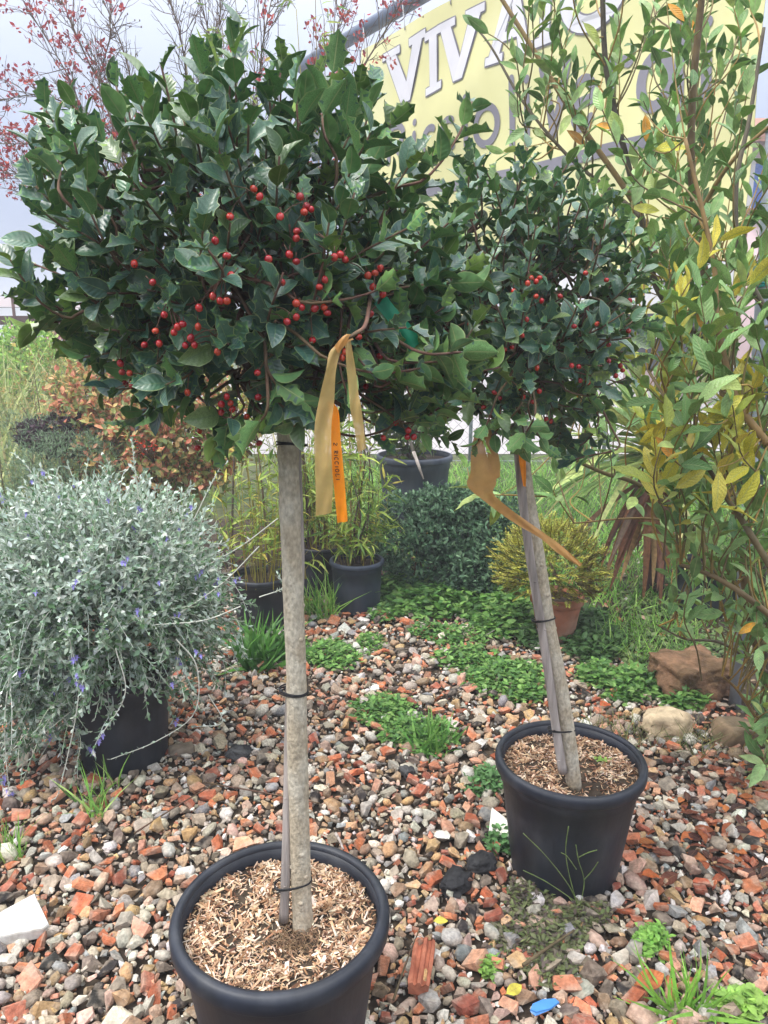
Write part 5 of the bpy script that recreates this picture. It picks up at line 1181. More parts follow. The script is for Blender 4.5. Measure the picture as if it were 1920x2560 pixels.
# ---- chain link fence in front of the pale road
def chain_link():
    Yf = 8.8; x0, x1, h = -0.6, 4.2, 1.12; root = thing('chain_link_fence', 'low chain link fence between the lawn and the pale road', 'fence', (x0, Yf, 0)); a = Acc(); d = .062; n = int((x1 - x0) / d); m = int(h / d)
    for i in range(n):
        sg = 1 if i % 2 == 0 else -1; pts = [(x0 + i * d + (d / 2 * (1 if k % 2 == 0 else -1) * sg), Yf + .003 * (-1) ** k, .03 + k * d) for k in range(m + 1)]; a.tube(pts, .0028, 3, cap=False)
    M['fencewire'] = mat('fencewire', (.10, .11, .12), .6, .4, 9, .2); a.build('wire_mesh', 'fencewire', root, kind='stuff')
    for z in (.05, .6, h): b = Acc(); b.tube([(x0, Yf, z), ((x0 + x1) / 2, Yf, z - .01), (x1, Yf, z)], .0035, 5); b.build('tension_wire', 'steel', root)
    for x in np.arange(x0 + .05, x1, 1.55): b = Acc(); b.tube([(x, Yf + .03, -.02), (x, Yf + .03, .6), (x, Yf + .03, h + .08)], .022, 10); b.build('post', 'steel', root)
chain_link()
# ---- welded mesh fence with a rusty rail at the far left
def mesh_fence():
    Yf = 10.0; x0 = atY(-80, 700, Yf)[0]; x1 = atY(420, 700, Yf)[0]; zr = atY(30, 692, Yf)[2]; root = thing('mesh_fence', 'rusty welded wire fence with a brown top rail by the tall grass', 'fence', (x0, Yf, 0))
    b = Acc(); box(b, ((x0 + x1) / 2, Yf, zr), (x1 - x0, .08, .11)); b.build('rail', 'rust', root, smooth=False)
    a = Acc()
    for x in np.arange(x0, x1, .13): a.tube([(x, Yf, 0), (x, Yf, zr + .02)], .0035, 4, cap=False)
    for z in np.arange(.1, zr, .13): a.tube([(x0, Yf - .006, z), (x1, Yf - .006, z)], .0035, 4, cap=False)
    a.build('wire_mesh', 'rust', root, kind='stuff')
    for x in (atY(28, 700, Yf)[0], atY(300, 700, Yf)[0]): b = Acc(); b.tube([(x, Yf + .06, -.02), (x, Yf + .06, zr + .32)], .02, 8); b.build('post', 'rust', root)
    for z in (zr + .16, zr + .3): b = Acc(); b.tube([(x0, Yf + .06, z), (x1, Yf + .06, z)], .003, 4); b.build('strand', 'rust', root)
mesh_fence()
# yellow and green crates/signs behind that fence, a patch of pink flowers
M['yel'] = mat('yel', (.72, .58, .12), .6, .3, 5, .15); M['grn'] = mat('grn', (.18, .42, .10), .6, .3, 5, .2)
a = Acc(); p = atY(8, 770, 11.0); box(a, (p[0] - .1, 11, .68), (.9, .4, 1.30)); tag(a.build('yellow_crate', 'yel', smooth=False), 'tall yellow crate behind the rusty wire fence', 'crate')
for k, z in enumerate((.3, .62, .94)):
    b = Acc(); box(b, (p[0] - .1, 10.79, z), (.92, .03, .05)); o = b.build('ridge', 'yel', bpy.data.objects['yellow_crate'], smooth=False)
shrub('flower_bed', 'bright pink and magenta flowers behind the rusty wire fence', 'flowers', [(atY(90, 735, 11.5), (.45, .3, .30)), (atY(130, 760, 11.4), (.35, .3, .3))], 200, .08, OVAL, [s(206, 90, 150), s(190, 110, 150), s(90, 120, 60), s(220, 150, 170)], None, base=0)
shrub('lime_shrub', 'bright lime green shrub in front of the yellow crate', 'shrub', [(atY(15, 800, 8.6), (.7, .5, .5)), (atY(70, 790, 8.9), (.35, .4, .45))], 500, .07, OVAL, [s(150, 190, 70), s(130, 176, 70), s(170, 200, 100)], None, shell=.4)
for i, (x, hh, w_) in enumerate(((-58, 4.6, 12), (-44, 3.6, 8), (-33, 3.0, 6))):
    b = Acc(); box(b, (x, 122, hh / 2), (w_, 6, hh)); r = Acc(); V = [(x - w_ / 2 - .4, 118.6, hh), (x + w_ / 2 + .4, 118.6, hh), (x + w_ / 2 + .4, 122, hh + 1.5), (x - w_ / 2 - .4, 122, hh + 1.5), (x - w_ / 2 - .4, 125.4, hh), (x + w_ / 2 + .4, 125.4, hh)]
    t = thing('far_house', ('widest far house with a red roof in the mist', 'middling far house with a red roof in the mist', 'smallest far house with a red roof in the mist')[i], 'house', (x, 122, 0), 'far houses in the mist'); b.build('wall', 'plaster', t, smooth=False); r.add(V, [(0, 1, 2, 3), (3, 2, 5, 4)], [(0, 3, 4), (1, 5, 2)]); r.build('roof', 'tile', t, smooth=False)
    for k in range(3): g = Acc(); box(g, (x - w_ / 3 + k * w_ / 3, 118.98, hh * .55), (.9, .08, 1.2)); g.build('window', 'ban_p', t, smooth=False)

# =================================================================== ribbons and tags
def tape_mat(name, col, alpha_t, rough=.4, print_=None):
    m, n, b, out = new_mat(name); L = n.links.new; tc_ = n.nodes.new('ShaderNodeTexCoord'); nz = n.nodes.new('ShaderNodeTexNoise'); nz.inputs['Scale'].default_value = 60; L(tc_.outputs['Object'], nz.inputs['Vector'])
    mr = n.nodes.new('ShaderNodeMapRange'); mr.inputs['To Min'].default_value = .8; mr.inputs['To Max'].default_value = 1.15; L(nz.outputs['Fac'], mr.inputs['Value']); mx = n.nodes.new('ShaderNodeMixRGB'); mx.blend_type = 'MULTIPLY'; mx.inputs[0].default_value = 1; mx.inputs[1].default_value = (*col, 1); L(mr.outputs[0], mx.inputs[2]); L(mx.outputs[0], b.inputs['Base Color'])
    b.inputs['Roughness'].default_value = rough; bp_ = n.nodes.new('ShaderNodeBump'); bp_.inputs['Strength'].default_value = .3; bp_.inputs['Distance'].default_value = .003; L(nz.outputs['Fac'], bp_.inputs['Height']); L(bp_.outputs[0], b.inputs['Normal'])
    t = n.nodes.new('ShaderNodeBsdfTranslucent'); L(mx.outputs[0], t.inputs['Color']); ms = n.nodes.new('ShaderNodeMixShader'); ms.inputs[0].default_value = .45; L(b.outputs[0], ms.inputs[1]); L(t.outputs[0], ms.inputs[2])
    tr = n.nodes.new('ShaderNodeBsdfTransparent'); m2 = n.nodes.new('ShaderNodeMixShader'); m2.inputs[0].default_value = alpha_t; L(ms.outputs[0], m2.inputs[1]); L(tr.outputs[0], m2.inputs[2]); L(m2.outputs[0], out.inputs[0]); return m
M['tape_f'] = tape_mat('tape_f', s(216, 188, 126), .35); M['tape_o'] = tape_mat('tape_o', s(255, 172, 40), 0.0, .5); M['tape_a'] = tape_mat('tape_a', s(226, 178, 112), .25); M['tag_g'] = tape_mat('tag_g', s(20, 150, 110), 0.0, .4)
def ribbon(name, label, rows, m, ny=60, group=None, thick=.0006):
    """strip between left and right edge pixels with a depth for each row"""
    Lp = spline([atY(l[0], l[1], Y) for l, r_, Y in rows], ny); Rp = spline([atY(r_[0], r_[1], Y + .004 * math.sin(i)) for i, (l, r_, Y) in enumerate(rows)], ny); a = Acc(); V = []; nx = 6
    for off in (0, thick):
        for i in range(ny):
            for j in range(nx + 1):
                f = j / nx; p = Lp[i] * (1 - f) + Rp[i] * f; V.append(p + np.array([0, off + .0022 * math.sin(f * 7 + i * .21) * math.sin(i * .13), 0]))
    k = ny * (nx + 1); Q = []
    for i in range(ny - 1):
        for j in range(nx): q = (i * (nx + 1) + j, i * (nx + 1) + j + 1, (i + 1) * (nx + 1) + j + 1, (i + 1) * (nx + 1) + j); Q += [q, tuple(x + k for x in q[::-1])]
    a.add(V, Q); return tag(a.build(name, m), label, 'ribbon', group), Lp, Rp
Yr = C1[1] - R1[1] - 0.055
ribbon('flagging_ribbon', 'faded translucent ribbon hanging beside the written orange strip', [((735, 738), (752, 722), Yr), ((712, 760), (738, 752), Yr - .004), ((704, 800), (726, 800), Yr - .006), ((690, 860), (722, 866), Yr), ((680, 920), (716, 922), Yr + .004), ((680, 1000), (717, 1000), Yr), ((682, 1060), (719, 1058), Yr), ((682, 1115), (716, 1108), Yr)], 'tape_f')
o_, Lp, Rp = ribbon('flagging_ribbon', 'bright orange ribbon with handwriting hanging by the straight stem', [((708, 868), (722, 872), Yr + .012), ((712, 890), (732, 892), Yr + .010), ((714, 950), (736, 950), Yr + .008), ((716, 1000), (741, 1000), Yr + .006), ((722, 1060), (746, 1060), Yr + .006), ((729, 1130), (751, 1126), Yr + .006)], 'tape_o')
# handwriting on it: 2 RICCIOLI, written down the strip
INK = {'2': [[(.1, .8), (.35, 1), (.7, .9), (.75, .65), (.1, .05), (.85, 0)]], 'R': [[(.15, 0), (.15, 1)], [(.15, 1), (.7, .95), (.75, .65), (.2, .5)], [(.3, .5), (.85, 0)]], 'I': [[(.5, 0), (.5, .85)]], 'C': [[(.85, .85), (.45, .95), (.12, .55), (.35, .05), (.85, .12)]], 'O': [[(.5, .95), (.15, .6), (.3, .08), (.75, .1), (.88, .6), (.5, .95)]], 'L': [[(.3, .95), (.2, .05), (.85, .05)]]}
def handwriting():
    wa = Acc(); tt = .18
    P0 = lambda t, f: (Lp[min(59, int(t * 59))] * (1 - f) + Rp[min(59, int(t * 59))] * f) + np.array([0, -.0042, 0])
    def pos(t, f):
        x = t * 59; i = int(min(58, x)); g = x - i; A = Lp[i] * (1 - g) + Lp[i + 1] * g; B = Rp[i] * (1 - g) + Rp[i + 1] * g; return A * (1 - f) + B * f + np.array([0, -.0036, 0])
    txt = '2 RICCIOLI'; t = .42; st_ = .0355
    for ch in txt:
        if ch == ' ': t += .035; continue
        wch = .6 if ch == 'I' else 1.0
        for sk in INK[ch]:
            pts = [pos(t + x * st_ * .8 * wch, .30 + y * .34) for x, y in sk]; wa.tube(spline(pts, max(4, len(pts) * 3)), .00055, 4)
        t += st_ * wch
    wa.build('handwriting', 'wire', o_)
handwriting()
ribbon('flagging_ribbon', 'short crinkled translucent ribbon end on the straight holly crown', [((742, 730), (756, 726), Yr), ((746, 752), (760, 750), Yr - .006), ((749, 800), (768, 796), Yr - .004), ((754, 850), (774, 846), Yr), ((757, 885), (780, 878), Yr), ((766, 930), (786, 925), Yr + .004), ((774, 978), (791, 968), Yr + .004)], 'tape_f')
ribbon('ribbon_knot', 'small orange knot of ribbon tied on a holly twig', [((722, 748), (730, 764), Yr - .004), ((735, 732), (744, 748), Yr - .010), ((748, 722), (757, 736), Yr - .008), ((758, 722), (764, 734), Yr)], 'tape_a', 24)
a = Acc(); a.tube(spline([atY(735, 742, Yr + .0), atY(765, 722, Yr + .002), atY(790, 700, Yr + .06), atY(800, 640, C1[1] - .1)], 14), np.linspace(.0022, .0034, 14), 6); a.build('twig', 'redtwig', h1)
Yq = t2b[1] - .17
ribbon('flagging_ribbon', 'twisted amber ribbon with a long tail blown across the golden conifer', [((1028, 925), (1046, 930), Yq), ((1018, 975), (1050, 978), Yq), ((1016, 1020), (1066, 1016), Yq - .01), ((1010, 1050), (1072, 1042), Yq - .012), ((1046, 1082), (1066, 1066), Yq - .01), ((1085, 1112), (1098, 1096), Yq), ((1128, 1140), (1136, 1124), Yq + .01), ((1170, 1165), (1176, 1152), Yq), ((1205, 1195), (1214, 1180), Yq - .01), ((1252, 1224), (1258, 1219), Yq)], 'tape_a', 90)
ribbon('flagging_ribbon', 'amber loop of ribbon hanging from the leaning holly crown', [((1046, 930), (1058, 922), Yq + .01), ((1052, 970), (1070, 960), Yq + .014), ((1056, 1010), (1080, 1000), Yq + .016), ((1062, 1042), (1080, 1030), Yq + .012)], 'tape_a', 30)
ribbon('flagging_ribbon', 'narrow bright orange strip along the leaning stem top', [((1115, 935), (1126, 940), t2b[1] - .055), ((1120, 965), (1134, 975), t2b[1] - .056), ((1122, 1000), (1136, 1005), t2b[1] - .056), ((1130, 1050), (1136, 1052), t2b[1] - .056)], 'tape_o', 24)
ribbon('plastic_tag', 'teal green plastic label among the leaves of the straight holly', [((806, 655), (836, 640), C1[1] - .13), ((835, 690), (860, 672), C1[1] - .135), ((865, 730), (890, 705), C1[1] - .135), ((885, 760), (910, 738), C1[1] - .13)], 'tag_g', 16)[0]['category'] = 'tag'

# =================================================================== things lying about
def lump(name, label, cat, c, size, col, rz=0, seed=0, rough=.25, flat=False, sub=3, second=None, squash=1.0, bump=.5, tilt=(0, 0), cubic=.5, group=None, mats=None, smooth=True, parent=None, sink=.12, fine=0.0):
    bm = bmesh.new(); bmesh.ops.create_icosphere(bm, subdivisions=sub, radius=1.0); V = []
    for v in bm.verts:
        q = v.co.normalized(); m = max(abs(q.x), abs(q.y), abs(q.z)); p = q * (1 - cubic) + (q / m) * cubic * .82
        p *= 1 + rough * mnoise.noise(q * 1.7 + Vector((seed * 5.3, 0, 0))) + rough * .45 * mnoise.noise(q * 4.1 + Vector((seed * 2.3, 1, 0))) + fine * mnoise.noise(q * 13 + Vector((seed, 0, 0))); V.append(p[:])
    bm.verts.index_update(); T = [[v.index for v in f.verts] for f in bm.faces]; bm.free(); V = np.array(V) * np.asarray(size) / 2
    Rr = np.array((Matrix.Rotation(rz, 3, 'Z') @ Matrix.Rotation(tilt[0], 3, 'X') @ Matrix.Rotation(tilt[1], 3, 'Y'))); V = V @ Rr.T; V = V + np.array([c[0], c[1], c[2] - V[:, 2].min() - size[2] * sink])
    key = mats or name + str(seed)
    if key not in M: M[key] = mat(key, col, .9, .2, 22, .35, bump, bscale=70, second=second, sscale=9, samt=.7)
    a = Acc(); a.add(V, None, T); o = a.build(name, key, parent, smooth=smooth)
    return tag(o, label, cat, group) if parent is None else o
lump('tuff_block', 'large pitted brown tuff block in the weeds near the steel post', 'rock', gr(1488, 1492), (.34, .30, .19), s(132, 102, 78), .3, 1, .24, second=s(96, 78, 56), cubic=.8, bump=1.0, fine=.07, sub=5)
lump('boulder', 'pale cream rounded boulder beside the pot with the leaning holly', 'rock', gr(1440, 1585), (.20, .13, .125), s(196, 176, 146), -.1, 2, .2, second=s(168, 146, 116), cubic=.55, sub=4)
lump('stone_block', 'squared brown stone half buried right of the cream boulder', 'rock', gr(1588, 1605), (.18, .15, .12), s(136, 116, 92), .2, 3, .14, second=s(110, 98, 80), cubic=.9, fine=.03)
for i, (x, y, sz, lab) in enumerate(((1040, 1880, .075, 'larger black asphalt lump left of the pot with thin weeds'), (985, 1925, .080, 'grey black asphalt lump flecked with pebbles between the two pots'), (880, 1675, .048, 'round black cinder lump on the gravel behind the front pot'), (516, 1640, .075, 'dark grey asphalt lump between the silver bush pot and the straight stem'))):
    lump('asphalt_lump', lab, 'asphalt', gr(x, y), (sz * 1.25, sz, sz * .8), s(46, 46, 48), i, 10 + i, .35, second=s(92, 92, 92), group='asphalt lumps', bump=1.0, fine=.08, sub=4)
lump('concrete_lump', 'flat grey brown concrete lump close to the silver bush pot', 'rock', gr(392, 1630), (.10, .08, .045), s(128, 116, 102), .4, 20, .25, cubic=.7)
def slab(name, label, cat, px, th, m, z=.012, tilt=0.0, group=None):
    pts = [gr(x, y, z + th) for x, y in px]; n = len(pts); c = np.mean(pts, 0); a = Acc()
    V = [p + (c - p) * .03 + [0, 0, tilt * (p[0] - c[0])] for p in pts] + [p - [0, 0, .004] + [0, 0, tilt * (p[0] - c[0])] for p in pts] + [p - [0, 0, th] + RNG.normal(0, .002, 3) for p in pts]; Q = []
    for k in (0, n):
        for i in range(n): Q.append((k + i, k + n + i, k + n + (i + 1) % n, k + (i + 1) % n))
    T = [(0, i, i + 1) for i in range(1, n - 1)] + [(2 * n, 2 * n + i + 1, 2 * n + i) for i in range(1, n - 1)]; a.add(V, Q, T); bm = bmesh.new(); me = a.mesh(name, m, smooth=False); bm.from_mesh(me); bmesh.ops.recalc_face_normals(bm, faces=bm.faces[:]); bm.to_mesh(me); bm.free(); return tag(link(name, me), label, cat, group)
M['marble'] = mat('marble', s(206, 203, 196), .6, .3, 60, .18, .2, bscale=90, second=s(168, 160, 150), sscale=28, samt=.6); M['whitetile'] = mat('whitetile', s(232, 230, 218), .5, .4, 14, .08, .05); M['bluetile'] = mat('bluetile', s(70, 130, 196), .35, .5, 20, .18); M['brick'] = mat('brick', s(164, 98, 76), .9, .2, 40, .3, .4, second=s(214, 140, 108), sscale=14, samt=.5); M['litter'] = leaf_mat('litter', .6, .3, rib=(.3, .18, .08), trans=.15, veins=.3, rib_amt=.5)
slab('marble_slab', 'thick white marble slab lying on the gravel left of the front pot', 'slab', [(-40, 1990), (75, 1929), (106, 1995), (92, 2006), (-40, 2030)], .028, 'marble', .02)
slab('white_shard', 'white broken tile leaning on gravel beside the leaning holly pot', 'tile', [(1062, 1742), (1086, 1762), (1116, 1796), (1098, 1806), (1056, 1790)], .012, 'whitetile', .03, .1)
slab('blue_tile_shard', 'small curved bright blue tile shard on the gravel', 'tile', [(1145, 2180), (1150, 2168), (1172, 2158), (1200, 2156), (1209, 2164), (1190, 2178), (1158, 2186)], .007, 'bluetile', .036)
def ribbed_brick():
    c0, c1 = gr(905, 2125, .04), gr(918, 2040, .035); ax = unit(c1 - c0); L = np.linalg.norm(c1 - c0); sx = unit(np.cross(ax, [0, 0, 1])); up = np.cross(sx, ax); a = Acc(); prof = [(-.024, -.02), (-.026, .010), (-.016, .014), (-.013, .006), (-.006, .006), (-.003, .015), (.006, .015), (.009, .006), (.016, .006), (.019, .013), (.026, .008), (.024, -.02)]; n = len(prof); V = []
    for i, f in enumerate((-.1, .0, .3, .7, 1.0, 1.06)):
        for x, z in prof: k = .94 if i in (0, 5) else 1; V.append(c0 + ax * L * f + sx * (x * k + RNG.normal(0, .0008)) + up * (z * k + RNG.normal(0, .0006)))
    Q = [(i * n + j, i * n + (j + 1) % n, (i + 1) * n + (j + 1) % n, (i + 1) * n + j) for i in range(5) for j in range(n)]; T = [(0, j + 1, j) for j in range(1, n - 1)] + [(5 * n, 5 * n + j, 5 * n + j + 1) for j in range(1, n - 1)]; a.add(V, Q, T); tag(a.build('hollow_brick_piece', 'brick', smooth=False), 'long ridged piece of red hollow brick in front between the pots', 'brick')
ribbed_brick()
# fallen leaves
def litter(n_list):
    for k, (x, y, L, c, rz, lab) in enumerate(n_list):
        a = Acc(); th = rz; p = gr(x, y, .04); put_leaves(a, [LAUREL[k % 5]], p[None], np.array([[math.cos(th), math.sin(th), .08]]), np.array([[.1, -.25, 1.0]]), np.array([[L * 1.5, L, L]]), np.array([c])); tag(a.build('fallen_leaf', ['litter', 'litter']), lab, 'leaf', 'fallen leaves')
litter([(1370, 2128, .085, s(186, 108, 62), .3, 'orange fallen leaf on the gravel near the blue tile shard'), (1092, 2148, .05, s(206, 192, 78), .5, 'yellow fallen leaf on the gravel near the ridged brick piece'), (935, 1990, .04, s(202, 188, 80), .1, 'small yellow fallen leaf behind the ridged brick piece'), (1295, 1525, .07, s(186, 92, 52), .6, 'rust brown fallen leaf behind the rim of the leaning holly pot'), (1385, 1890, .06, s(190, 100, 50), .2, 'russet fallen leaf right of the pot with thin weeds'), (1145, 1700, .05, s(210, 120, 50), 2.2, 'small orange fallen leaf left of the leaning holly pot')])
def leaf_carpet():
    a = Acc(); n = 200; x = RNG.uniform(1330, 1690, n); y = RNG.uniform(1590, 1900, n); keep = RNG.random(n) < np.clip((x - 1300) / 260, 0, 1); P = np.array([gr(p, q, RNG.uniform(.012, .035)) for p, q in zip(x[keep], y[keep])]); m = len(P); th = RNG.uniform(0, 6.28, m)
    ok = np.hypot(P[:, 0] - p2c[0], P[:, 1] - p2c[1]) > .21; P, th = P[ok], th[ok]; m = len(P)
    put_leaves(a, LAUREL, P, np.stack([np.cos(th), np.sin(th), RNG.normal(0, .2, m)], 1), np.array([0, 0, 1.0]) + jit(m, .25), RNG.uniform(.03, .07, m)[:, None] * np.array([1.5, 1, 1]), cols(m, [s(120, 66, 48), s(92, 56, 46), s(150, 82, 50), s(70, 48, 42), s(176, 104, 58)])); tag(a.build('leaf_litter', ['litter', 'litter'], kind='stuff'), 'brown leaf litter scattered on gravel under the laurel', 'leaves')
leaf_carpet()
def sticks():
    SL = [((1130, 2085), (1240, 2010), .005, 'short brown twig lying on gravel by the orange leaf'), ((440, 1690), (690, 1735), .003, 'long dark twig on gravel beside the straight stem'), ((290, 1800), (470, 1690), .003, 'thin dark twig pointing to the silver bush pot'), ((1100, 1340), (1050, 1372), .004, 'pale straw on the gravel near the terracotta pot'), ((380, 2080), (400, 2150), .004, 'thin curved root near the left side of the front pot'), ((725, 1800), (742, 1835), .005, 'pale wood splinter behind the rim of the front pot'), ((850, 2160), (905, 2010), .003, 'thin brown stalk left of the ridged brick piece')]
    for (p, q, r, lab) in SL:
        A, B = gr(*p, .045), gr(*q, .045); a = Acc(); a.tube(spline([A, (A + B) / 2 + RNG.normal(0, .003, 3), B], 14), np.linspace(r, r * .6, 14) * (1 + .12 * np.sin(np.arange(14) * 2.1)), 6); tag(a.build('twig', 'cane' if 'pale' in lab else 'twig'), lab, 'twig', 'twigs on the gravel')
sticks()
a = Acc(); A = atY(893, 975, 3.6); B = atY(915, 1035, 3.55); a.tube([A, (A + B) / 2, B], [.009, .008, .003], 6); 
a2 = atY(870, 900, 3.62); a.tube([a2, A], [.006, .009], 6); tag(a.build('split_cane', 'cane'), 'pale split cane pointing down in front of the grey blue tub', 'cane')
M['paper'] = mat('paper', (.72, .74, .8), .7, .3, 40, .2, .6)
lump('paper_scrap', 'crumpled white paper scrap in the weeds near the tuff block', 'litter', gr(1345, 1462), (.10, .06, .04), (.72, .74, .8), .5, 31, .5, mats='paper', smooth=False, sub=3)

# =================================================================== weeds and grass
def patch(name, label, ells, dens, tpls, size, palette, h, matn='soft_leaf', cat='weeds', up=.5, cover=True):
    """low leafy ground cover: short shoots with leaves, scattered in ground ellipses read from the photo"""
    acc = Acc(); 
    for (px, py, rx, ry, k) in ells:
        n = int(dens * k); r = np.sqrt(RNG.random(n)) * RNG.uniform(.8, 1.1, n); th = RNG.uniform(0, 6.28, n); P = np.array([gr(px + rx * a * math.cos(t), py + ry * a * math.sin(t)) for a, t in zip(r, th)]); hz = h * (1 - r ** 2 * .7) * RNG.uniform(.35, 1.1, n)
        for q in range(4):
            z = hz * RNG.uniform(.35, 1, n); PP = P + jit(n, size * .35) * [1, 1, 0]; PP[:, 2] = np.maximum(z, .008) + .008; t2 = RNG.uniform(0, 6.28, n); D = np.stack([np.cos(t2), np.sin(t2), RNG.normal(.25, .3, n)], 1); put_leaves(acc, tpls, PP, D, np.array([0, 0, 1.0]) + jit(n, .3), size * RNG.uniform(.6, 1.25, n), cols(n, palette, None, .22))
    return tag(acc.build(name, matn, kind='stuff'), label, cat)
WG = [s(92, 136, 64), s(110, 154, 74), s(76, 118, 60), s(132, 170, 92)]
patch('ground_cover', 'dense leafy green ground cover in front of the dark green mounds', [(960, 1310, 140, 34, 1.2), (1090, 1330, 70, 55, 1.2), (870, 1280, 60, 20, .5), (1040, 1290, 90, 30, .8)], 420, OVAL, .055, WG, .11)
patch('chickweed_patch', 'bright green weed patch on gravel between stem and leaning stem', [(830, 1545, 75, 36, 1.0), (880, 1590, 60, 30, .6), (930, 1600, 60, 40, .45)], 330, OVAL, .026, WG, .05)
patch('chickweed_patch', 'low green weeds spreading beside the leaning holly stem', [(1090, 1470, 90, 40, 1.2), (1010, 1430, 70, 28, .6), (1130, 1500, 50, 30, .5), (1000, 1380, 90, 22, .4), (920, 1370, 40, 16, .2)], 330, OVAL, .03, WG, .06)
patch('chickweed_patch', 'green weeds at the foot of the tuff block', [(1370, 1490, 85, 34, 1.1), (1290, 1470, 40, 26, .3), (1480, 1530, 50, 14, .3)], 330, OVAL, .034, WG, .08)
patch('chickweed_patch', 'green weeds behind the straight stem near the bamboo pot', [(715, 1425, 60, 32, .9), (800, 1400, 30, 20, .2), (830, 1330, 40, 20, .3), (640, 1410, 30, 24, .3)], 330, OVAL, .03, WG, .06)
patch('weed_cover', 'green weeds round the foot of the terracotta pot', [(1290, 1400, 70, 40, .8), (1270, 1360, 50, 40, .5), (1150, 1390, 30, 20, .2)], 330, OVAL, .04, [s(80, 112, 62), s(66, 98, 54)], .09)
patch('clover_patch', 'small purplish green clover on gravel before the pot with thin weeds', [(1170, 2030, 110, 60, .9), (1140, 1950, 50, 40, .3), (1260, 1990, 60, 30, .3), (1190, 2110, 60, 26, .3)], 480, OBOV, .019, [s(110, 106, 84), s(96, 84, 78), s(120, 128, 84), s(104, 116, 72)], .035)
patch('weed_seedling', 'pale green weed between the gravel near the orange leaf', [(1400, 2050, 20, 30, .2), (1420, 2040, 14, 20, .1)], 330, OVAL, .02, [s(140, 190, 90)], .05)
patch('weed_seedling', 'bright green weed by the blue tile shard and bottom gravel edge', [(1060, 2105, 14, 16, .14)], 330, OVAL, .02, [s(140, 180, 90)], .04)
patch('weed_clump', 'green round leaved weeds at the left foot of the leaning holly pot', [(1045, 1700, 40, 30, .35), (1075, 1830, 24, 26, .2)], 330, OVAL, .024, [s(86, 128, 72), s(96, 140, 84)], .05)
patch('weed_clump', 'light green weeds right of the long grass tuft', [(1600, 2190, 50, 20, .3)], 330, OVAL, .03, [s(150, 190, 90)], .05)
patch('weed_cover', 'mixed low weeds thinning into gravel right of the terracotta pot', [(1420, 1400, 130, 60, .8), (1450, 1300, 120, 50, .8), (1560, 1420, 60, 60, .3)], 330, OVAL, .034, [s(104, 128, 76), s(84, 112, 62), s(126, 140, 96)], .05)
a = Acc(); n = 26; P = np.array([gr(1300, 1640, .34)] * n) + jit(n, .008) * [1, 1, .2]; put_leaves(a, OVAL, P, np.array([0, 0, .3]) + jit(n, 1) * [1, 1, .2], np.tile([0, 0, 1.0], (n, 1)), RNG.uniform(.008, .014, n), cols(n, [s(150, 190, 90)])); tag(a.build('seedlings', 'soft_leaf', kind='stuff'), 'tiny green seedlings on the chips beside the leaning stem', 'seedlings')
def grass(name, label, ells, n, h, palette, wm=1.0, lean=.4):
    acc = Acc()
    for (px, py, rx, ry, k) in ells:
        m = int(n * k); r = np.sqrt(RNG.random(m)); th = RNG.uniform(0, 6.28, m); P = np.array([gr(px + rx * a * math.cos(t), py + ry * a * math.sin(t)) for a, t in zip(r, th)]); D = unit(np.stack([RNG.normal(0, lean, m), RNG.normal(0, lean, m), np.ones(m)], 1)); L = h * RNG.uniform(.4, 1.15, m); put_leaves(acc, BLADE, P, D, unit(RNG.normal(0, 1, (m, 3)) * [1, 1, .1]), np.stack([L * wm, L, L], 1), cols(m, palette, None, .22))
    return tag(acc.build(name, 'grass', kind='stuff'), label, 'grass')
GG = [s(124, 176, 76), s(148, 196, 90), s(104, 156, 68), s(172, 204, 114)]
def lawn():
    n = 20000; y = RNG.uniform(3.7, 8.7, n); x = RNG.uniform(-.2, 1.0, n) * (0.62 * y); lim = 4.0 + .8 * (1 - np.clip((x - .2) / .5, 0, 1)); kp = y > lim + RNG.uniform(-.4, .4, n); x, y = x[kp], y[kp]; m = len(x); acc = Acc(); L = RNG.uniform(.05, .15, m)
    put_leaves(acc, BLADE, np.stack([x, y, np.full(m, -.01)], 1), unit(np.stack([RNG.normal(0, .45, m), RNG.normal(0, .45, m), np.ones(m)], 1)), unit(RNG.normal(0, 1, (m, 3)) * [1, 1, .1]), np.stack([L * 1.9, L, L], 1), cols(m, GG, None, .25)); tag(acc.build('lawn_grass', 'grass', kind='stuff'), 'bright green grass growing between the pots and the chain link fence', 'grass')
lawn()
grass('grass_tuft', 'grass tuft at the foot of the black bamboo pot', [(690, 1330, 40, 16, 1)], 130, .24, GG, 1.0, .3)
grass('grass_tuft', 'broad dark green grass clump between silver bush and straight stem', [(560, 1440, 36, 18, 1), (585, 1420, 40, 16, .6)], 110, .22, [s(70, 120, 52), s(90, 140, 60)], 2.6, .6)
grass('grass_tuft', 'thin grass blades in front of the silver bush pot', [(205, 1760, 30, 20, 1), (240, 1700, 20, 10, .3)], 26, .16, GG, 1.2, .3)
grass('grass_tuft', 'grass blades on the gravel below the trailing silver stems', [(25, 1850, 26, 24, 1)], 40, .15, GG, 1.2, .35)
grass('grass_tuft', 'long bright grass tuft on gravel right of the blue tile shard', [(1480, 2195, 50, 14, 1)], 60, .15, [s(140, 190, 80), s(120, 170, 70)], 1.6, .7)
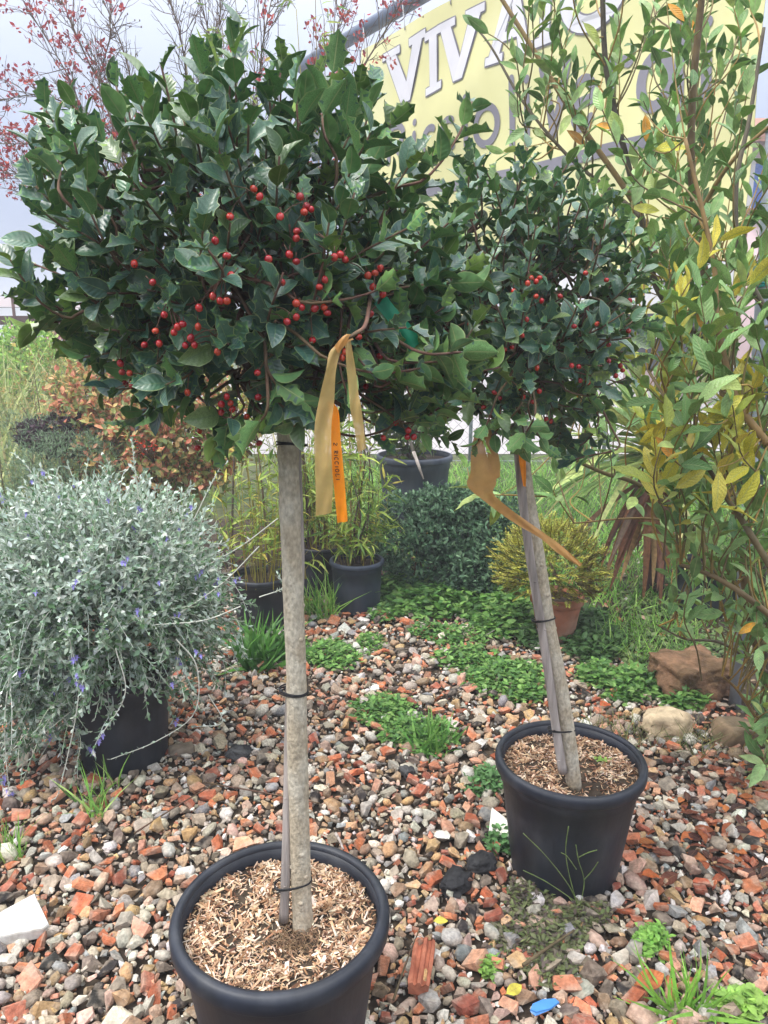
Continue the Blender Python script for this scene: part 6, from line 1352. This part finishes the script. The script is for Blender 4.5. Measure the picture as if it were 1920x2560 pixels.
grass('grass_tuft', 'sprawling green weed clump beside the leaning holly pot', [(935, 1620, 40, 26, 1)], 110, .12, [s(92, 140, 66), s(110, 156, 76)], 2.6, .7)
grass('grass_tuft', 'wispy dry grass behind the leaning holly pot and cream boulder', [(1330, 1600, 100, 40, 1), (1500, 1620, 60, 30, .5)], 210, .12, [s(120, 130, 84), s(150, 146, 96), s(92, 110, 62)], .7, .6)
grass('grass_tuft', 'grass growing round the terracotta pot and tuff block', [(1400, 1400, 120, 50, 1)], 380, .14, GG, .9, .5)
def thin_weeds():
    root = thing('thin_weed', 'thin jointed weed stems standing against the front of the leaning holly pot', 'weed', gr(1250, 1962)); 
    for pts in ([(1250, 1962), (1230, 1915), (1180, 1850), (1130, 1800)], [(1250, 1962), (1232, 1900), (1222, 1840), (1228, 1785)], [(1252, 1962), (1262, 1905), (1250, 1860), (1244, 1825)], [(1262, 1900), (1280, 1880), (1292, 1862)], [(1250, 1852), (1270, 1842), (1290, 1836)], [(1240, 1945), (1180, 1905), (1130, 1880)], [(1245, 1878), (1225, 1850), (1212, 1842)]):
        a = Acc(); p0 = gr(1250, 1962); pl = spline([atY(x, y, p0[1] - .02 + (1962 - y) * .00022 * -1) for x, y in pts], 16); rad = np.full(16, .0011); rad[::4] = .0016; a.tube(pl, rad, 5, s(110, 130, 70)); a.build('stem', 'stem_attr', root)
thin_weeds()

# ------------------------------------------------------------------ the misty air
def haze():
    a = Acc(); box(a, (0, 140, 3.2), (620, 300, 8.6)); m = bpy.data.materials.new('haze'); m.use_nodes = True; n = m.node_tree; n.nodes.clear(); out = n.nodes.new('ShaderNodeOutputMaterial'); v = n.nodes.new('ShaderNodeVolumePrincipled'); v.inputs['Color'].default_value = (.92, .95, 1, 1); v.inputs['Density'].default_value = HAZE; v.inputs['Anisotropy'].default_value = 0.2; n.links.new(v.outputs[0], out.inputs['Volume'])
    M['haze'] = m; o = a.build('haze', 'haze', None, smooth=False, kind='stuff'); tag(o, 'pale mist hanging over the whole nursery yard', 'mist')
HAZE = 0.011
haze()
